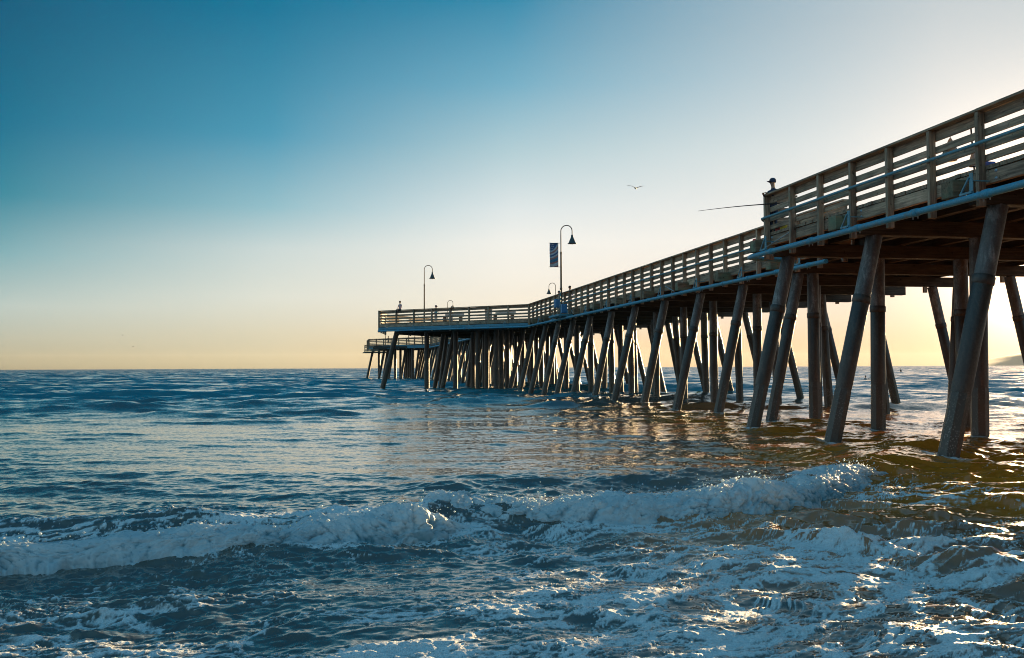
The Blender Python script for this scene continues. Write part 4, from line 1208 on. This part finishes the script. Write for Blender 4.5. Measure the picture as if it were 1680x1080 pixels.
def bench(label, c, ang):
    o = thing('bench', (c[0], c[1], ZD), label, 'bench', 'benches on the fishing platform'); d = Vector((math.cos(ang), math.sin(ang), 0)); n = Vector((-d.y, d.x, 0)); c = Vector((c[0], c[1], ZD))
    mb = MB(); mb.frame_box(c + Vector((0, 0, .44)), d, n, (0, 0, 1), .95, .24, .035, M['galv'], .01); mb.build('seat', o)
    mb = MB(); mb.frame_box(c + n * .26 + Vector((0, 0, .66)), d, n, (0, 0, 1), .95, .025, .15, M['galv'], .01); mb.build('backrest', o)
    for s in (-.8, .8):
        mb = MB(); mb.frame_box(c + d * s + Vector((0, 0, .2)), d, n, (0, 0, 1), .05, .2, .2, M['pole'], .01); mb.build('leg', o)


EA = math.atan2(PA[1] - PB[1], PA[0] - PB[0])
bench('grey bench nearest the corner of the platform railing', (13.0, 76.9), EA)
bench('grey bench in the middle of the fishing platform', (9.4, 80.5), EA)
o = thing('trash_bin', (11.9, 77.6, ZD), 'grey square litter bin beside the platform bench', 'litter bin')
mb = MB(); mb.box(11.65, 12.15, 77.35, 77.85, ZD, ZD + .8, M['galv'], .02); mb.build('body', o)
mb = MB(); mb.box(11.62, 12.18, 77.32, 77.88, ZD + .8, ZD + .87, M['pole'], .02); mb.build('lid', o)

# ------------------------------------------------------------------ gulls


def gull(label, loc, rz, up, span, bank=0.0, group='gulls in the sky', flip=1):
    mb = MB(); k = span / 1.2
    prof = [(0, -.22), (.02, -.215), (.03, -.17), (.045, -.14), (.05, -.10), (.065, -.03), (.07, .05), (.055, .14), (.03, .22), (.012, .28)]
    mb.lathe((0, 0, 0), [(r_ * k, h * k) for r_, h in prof], M['gullwhite'], 12, (0, 1, 0))
    mb.lathe((0, -.20 * k, -.005), [(.018 * k, 0), (.010 * k, -.04 * k), (0, -.065 * k)], M['beak'], 8, (0, 1, 0))
    mb.frame_box((0, .30 * k, .0), (1, 0, 0), (0, 1, 0), (0, 0, 1), .05 * k, .07 * k, .008 * k, M['gullwhite'])
    for s in (-1, 1):
        st = [(.03, -.05, .02, .17), (.18, -.09, up[0] * .18, .17), (.33, -.07, up[0] * .18 + up[1] * .15, .14), (.48, .02, up[0] * .18 + up[1] * .15 + up[2] * .15, .09), (.60, .12, up[0] * .18 + up[1] * .15 + up[2] * .27, .025)]
        vs = []
        for (x, y, z, c) in st:
            for (a, t) in ((-.5, 0), (-.25, .018), (.5, .004), (-.25, -.006)): vs.append(Vector((s * x, y + a * c, z + t)) * k)
        fs = []
        for i in range(4):
            for q in range(4): fs.append((i * 4 + q, i * 4 + (q + 1) % 4, i * 4 + 4 + (q + 1) % 4, i * 4 + 4 + q))
        fs.append((16, 17, 18, 19)); mb.add(vs, fs, M['wing'], True)
    o = mb.build('gull'); o.location = loc; o.rotation_euler = (0, bank, rz)
    return tag(o, label, 'gull', group)


gull('gull with spread wings flying high above the pier', at_px(1043, 309, 70), R(150), (.55, .35, .05), 1.22, R(-6))
gull('tiny distant gull low over the sea, the upper of two', at_px(201, 550, 190), R(60), (.5, -.2, -.4), .9)
gull('tiny distant gull low over the sea, the lower of two', at_px(219, 569, 210), R(-40), (.6, -.5, -.7), .8)

# ------------------------------------------------------------------ surfers


def surfer(label, x, y, sit):
    o = person(label, (x, y, WL + (.15 if sit else -.38)), R(20), 'sit', 'wetsuit', 'wetsuit', arms='lap', group='surfers waiting in the water')
    b = bpy.data.objects.new('surfboard', None)
    mb = MB(); n = 10; vs = []
    for i in range(n + 1):
        t = i / n; w = .27 * math.sin(math.pi * min(.97, max(.03, t))) ** .6; yy = y - 1.1 + 2.2 * t; z = WL + .12 + .10 * (2 * t - 1) ** 4
        vs += [(x - w, yy, z), (x, yy, z + .04), (x + w, yy, z), (x, yy, z - .03)]
    fs = [(i * 4 + q, i * 4 + (q + 1) % 4, i * 4 + 4 + (q + 1) % 4, i * 4 + 4 + q) for i in range(n) for q in range(4)] + [(3, 2, 1, 0), (n * 4, n * 4 + 1, n * 4 + 2, n * 4 + 3)]
    mb.add(vs, fs, M['white'], True); bo = mb.build('surfboard')
    bpy.data.objects.remove(b)
    tag(bo, ('pale surfboard under the farther surfer' if sit else 'pale surfboard under the nearer surfer'), 'surfboard', 'surfboards in the water')


surfer('dark surfer sitting upright far out, right of a leaning pile', 136.0, 223.0, True)
surfer('dark surfer low in the water between two piles', 66.5, 117.1, False)

# ------------------------------------------------------------------ hill on the far shore


def hill():
    n, m_ = 60, 14; a0, a1 = R(24.6), R(52); d0 = 5200
    vs = []; rg = random.Random(4); ph = [rg.uniform(0, 6) for _ in range(8)]
    for i in range(n + 1):
        t = i / n; a = YAW + a0 + (a1 - a0) * t
        hh = 88 * min(1, (t / .13)) ** .75 + sum(9 / (q + 1) * math.sin(t * 9 * (q + 1) + ph[q]) for q in range(6)) * min(1, t * 8)
        for k in range(m_ + 1):
            r_ = k / m_; d = d0 + 1800 * r_; z = hh * math.sin(math.pi * min(1, r_ * 1.0)) ** .8 * (1 + .08 * math.sin(r_ * 17 + t * 40))
            vs.append((math.sin(a) * d, math.cos(a) * d, z - 2))
    fs = [(i * (m_ + 1) + k, (i + 1) * (m_ + 1) + k, (i + 1) * (m_ + 1) + k + 1, i * (m_ + 1) + k + 1) for i in range(n) for k in range(m_)]
    mb = MB(); mat = plain('dry_grass_hill', (0.30, 0.25, 0.17), .9); mb.add(vs, fs, mat, True)
    tag(mb.build('hill'), 'hazy headland on the horizon at the right edge', 'hill', kind='structure')


hill()

# ------------------------------------------------------------------ sea haze


def haze():
    mb = MB(); mb.box(-9500, 9500, -9500, 9500, -3.5, 128, M['white'])
    o = mb.build('haze'); m = bpy.data.materials.new('sea_haze'); m.use_nodes = True; t = m.node_tree; t.nodes.clear()
    out = nd(t, 'ShaderNodeOutputMaterial'); v = nd(t, 'ShaderNodeVolumePrincipled')
    v.inputs['Color'].default_value = (0.93, 0.93, 0.94, 1); v.inputs['Density'].default_value = 0.00002; v.inputs['Anisotropy'].default_value = 0.25
    t.links.new(v.outputs[0], out.inputs['Volume'])
    o.data.materials.clear(); o.data.materials.append(m)
    tag(o, 'thin sea haze lying over the water out to the horizon', 'haze', kind='stuff')


haze()
